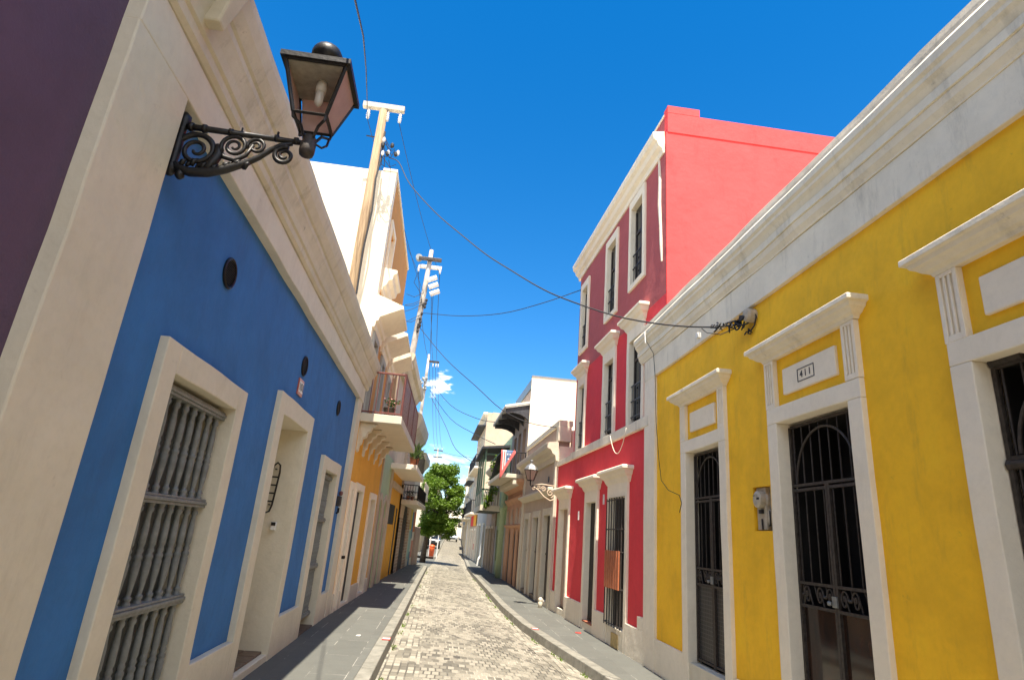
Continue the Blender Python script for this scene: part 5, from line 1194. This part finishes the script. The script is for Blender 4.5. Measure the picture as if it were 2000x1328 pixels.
def ex4(t):
    x, y = -1.12, 75
    for z in (10.2, 11.0):
        m = MB(); m.box(x-.5, x+.6, y-.06, y+.06, z, z+.13); m.build('crossarm', 'darkwood', t)
        for xx in (x-.4, x, x+.5): insulator((xx,y,z+.45), t)
bigpole(-1.12, 75, 11.3, .0, 'distant utility pole rising just above the tree crown', 'utility poles', ex4)
def cable(pts, label, r=.012, sag=None, name='overhead_cable', grp=None):
    if sag is not None:
        a, b = Vector(pts[0]), Vector(pts[-1]); pts = [a.lerp(b, i/24)+Vector((0,0,-4*sag*(i/24)*(1-i/24))) for i in range(25)]
    else:                                                              # smooth the given points
        P = [Vector(p) for p in pts]; Q = []
        for i in range(len(P)-1):
            p0, p1, p2, p3 = P[max(i-1,0)], P[i], P[i+1], P[min(i+2,len(P)-1)]
            for s_ in range(4):
                t_ = s_/4; Q.append(.5*((2*p1)+(p2-p0)*t_+(2*p0-5*p1+4*p2-p3)*t_**2+(3*p1-p0-3*p2+p3)*t_**3))
        pts = Q+[P[-1]]
    m = MB(); m.tube(pts, r, 5); o = m.build(name, 'cable', None, smooth=True); tag(o, label, 'cable', grp); return o
cable([(-2.05,12.05,9.62),(-1.79,11.88,9.42),(-1.43,11.5,8.67),(-.76,10.78,7.66),(-.19,10.18,6.93),(.31,9.64,6.31),(.75,9.17,5.84),(1.15,8.75,5.43),(1.5,8.37,5.12),(2.13,7.71,4.67),(2.66,7.14,4.40),(3.06,6.72,4.27),(3.3,6.46,4.24)], 'long black cable sagging across the street from nearest pole to the yellow house anchor', .011)
cable([(-1.55,21.9,9.5),(-1.32,21.75,9.47),(-.04,19.97,8.87),(1.27,18.14,8.45),(2.36,16.61,8.35),(3.24,15.3,8.35)], 'cable crossing the sky to the top floor of the red house', .012)
cable([(-1.6,22,9.0),(-.41,20.24,7.34),(.68,18.3,5.99),(1.43,16.97,5.07),(2.16,16.2,4.62),(3.1,17.2,4.75)], 'cable drooping from the leaning pole to the parapet of the beige house', .012)
cable([(-1.6,40,11.2),(-.1,34.4,8.6),(1.23,28.6,6.9),(2.05,26.5,6.42)], 'upper dark cable running from the white topped pole to the timber eaves', .016)
cable([(-1.6,40,10.6),(-.02,34.6,7.85),(1.35,29.2,6.2),(2.1,26.8,5.5)], 'lower dark cable running from the white topped pole to the flag balcony', .016)
cable([(-1.5,40,10.2),(-.29,38.6,8.1),(.51,37.3,6.5),(1.62,35.0,5.5)], 'short cable dropping steeply from the white topped pole to the green balcony roof', .018)
cable([(-.42,.3,2.52),(-1.2,4.6,5.93),(-2.7,12.1,10.62)], 'twisted service cable coming overhead past the wall lantern to the nearest pole', .008)
for i, (a, b) in enumerate((((-2.70,12.1,10.62),(-1.89,21.86,11.2)),((-1.96,12.1,10.62),(-1.05,21.86,11.2)),((-2.05,12.05,9.55),(-1.5,21.9,10.2)))):
    cable([a, b], ('outer left wire strung between the nearest pole and the leaning pole','outer right wire strung between the nearest pole and the leaning pole','lowest wire strung between the nearest pole and the leaning pole')[i], .007, .25, 'power_line', 'power lines')
for i, (a, b) in enumerate((((-1.89,21.86,11.2),(-1.6,40,12.3)),((-1.05,21.86,11.2),(-1.25,40,12.3)),((-1.3,21.8,10.6),(-1.4,40,12.3)),((-1.2,21.8,10.3),(-1.5,40,10.8)))):
    cable([a, b], 'dark wire strung between the leaning pole and the white topped pole', .011, .9 if i < 3 else 1.2, 'power_line', 'power lines beyond the leaning pole')
for i, (a, b) in enumerate((((-1.6,40,12.3),(-1.5,75,11.4)),((-1.4,40,12.3),(-1.1,75,11.4)),((-1.25,40,12.3),(-.62,75,11.4)))):
    cable([a, b], 'thin wire strung from the white topped pole to the distant pole', .016, 1.0, 'power_line', 'power lines to the distant pole')
for z, q in ((10.9,.3),(10.3,.6)):
    cable([(-.6,75,z),(6.5,68,z-.9)], 'faint wire crossing the far sky above the tree, %s one' % ('upper' if z > 10.5 else 'lower'), .018, q)

# ------------------------------------------------------------------ weeds along the kerbs
m = MB(); rr = random.Random(21)
for side, T, n in ((1, LK, 620), (-1, RK, 900)):
    for i in range(n):
        y = 7.5+22*rr.random()**1.5
        if noise.noise(Vector((y*1.3, side*5, 0))) < (.08 if side > 0 else .02): continue
        x = interp(T, y)+side*rr.uniform(.035,.10); z = zroad(y, x)
        h = rr.uniform(.015,.06); a = rr.uniform(0, 6.28); d = Vector((math.cos(a), math.sin(a), 0))*.012; l = Vector((rr.uniform(-.03,.03), rr.uniform(-.03,.03), h))
        p = Vector((x,y,z)); m.add([p-d, p+d, p+l], [(0,1,2)])
tag(m.build('kerb_grass', 'leaf'), kind='stuff')

t = thing('paper_scrap', (3.02, 13.1, -.118), 'small red paper scrap lying on the right sidewalk near the red house doorway', 'litter')
m = MB(); m.hexa([(2.96,13.05,-.117),(3.07,13.02,-.117),(3.09,13.12,-.117),(2.98,13.16,-.117),(2.96,13.05,-.108),(3.07,13.02,-.112),(3.09,13.12,-.100),(2.98,13.16,-.111)]); m.build('scrap', 'paint_red', t)
t = thing('paper_scrap', (-1.05, 10.3, .004), 'small white paper scrap lying on the left sidewalk in the sun', 'litter')
m = MB(); m.hexa([(-1.07,10.27,.003),(-1.01,10.26,.003),(-1.0,10.33,.003),(-1.06,10.35,.003),(-1.07,10.27,.012),(-1.01,10.26,.008),(-1.0,10.33,.016),(-1.06,10.35,.009)]); m.build('scrap', 'paint_white', t)
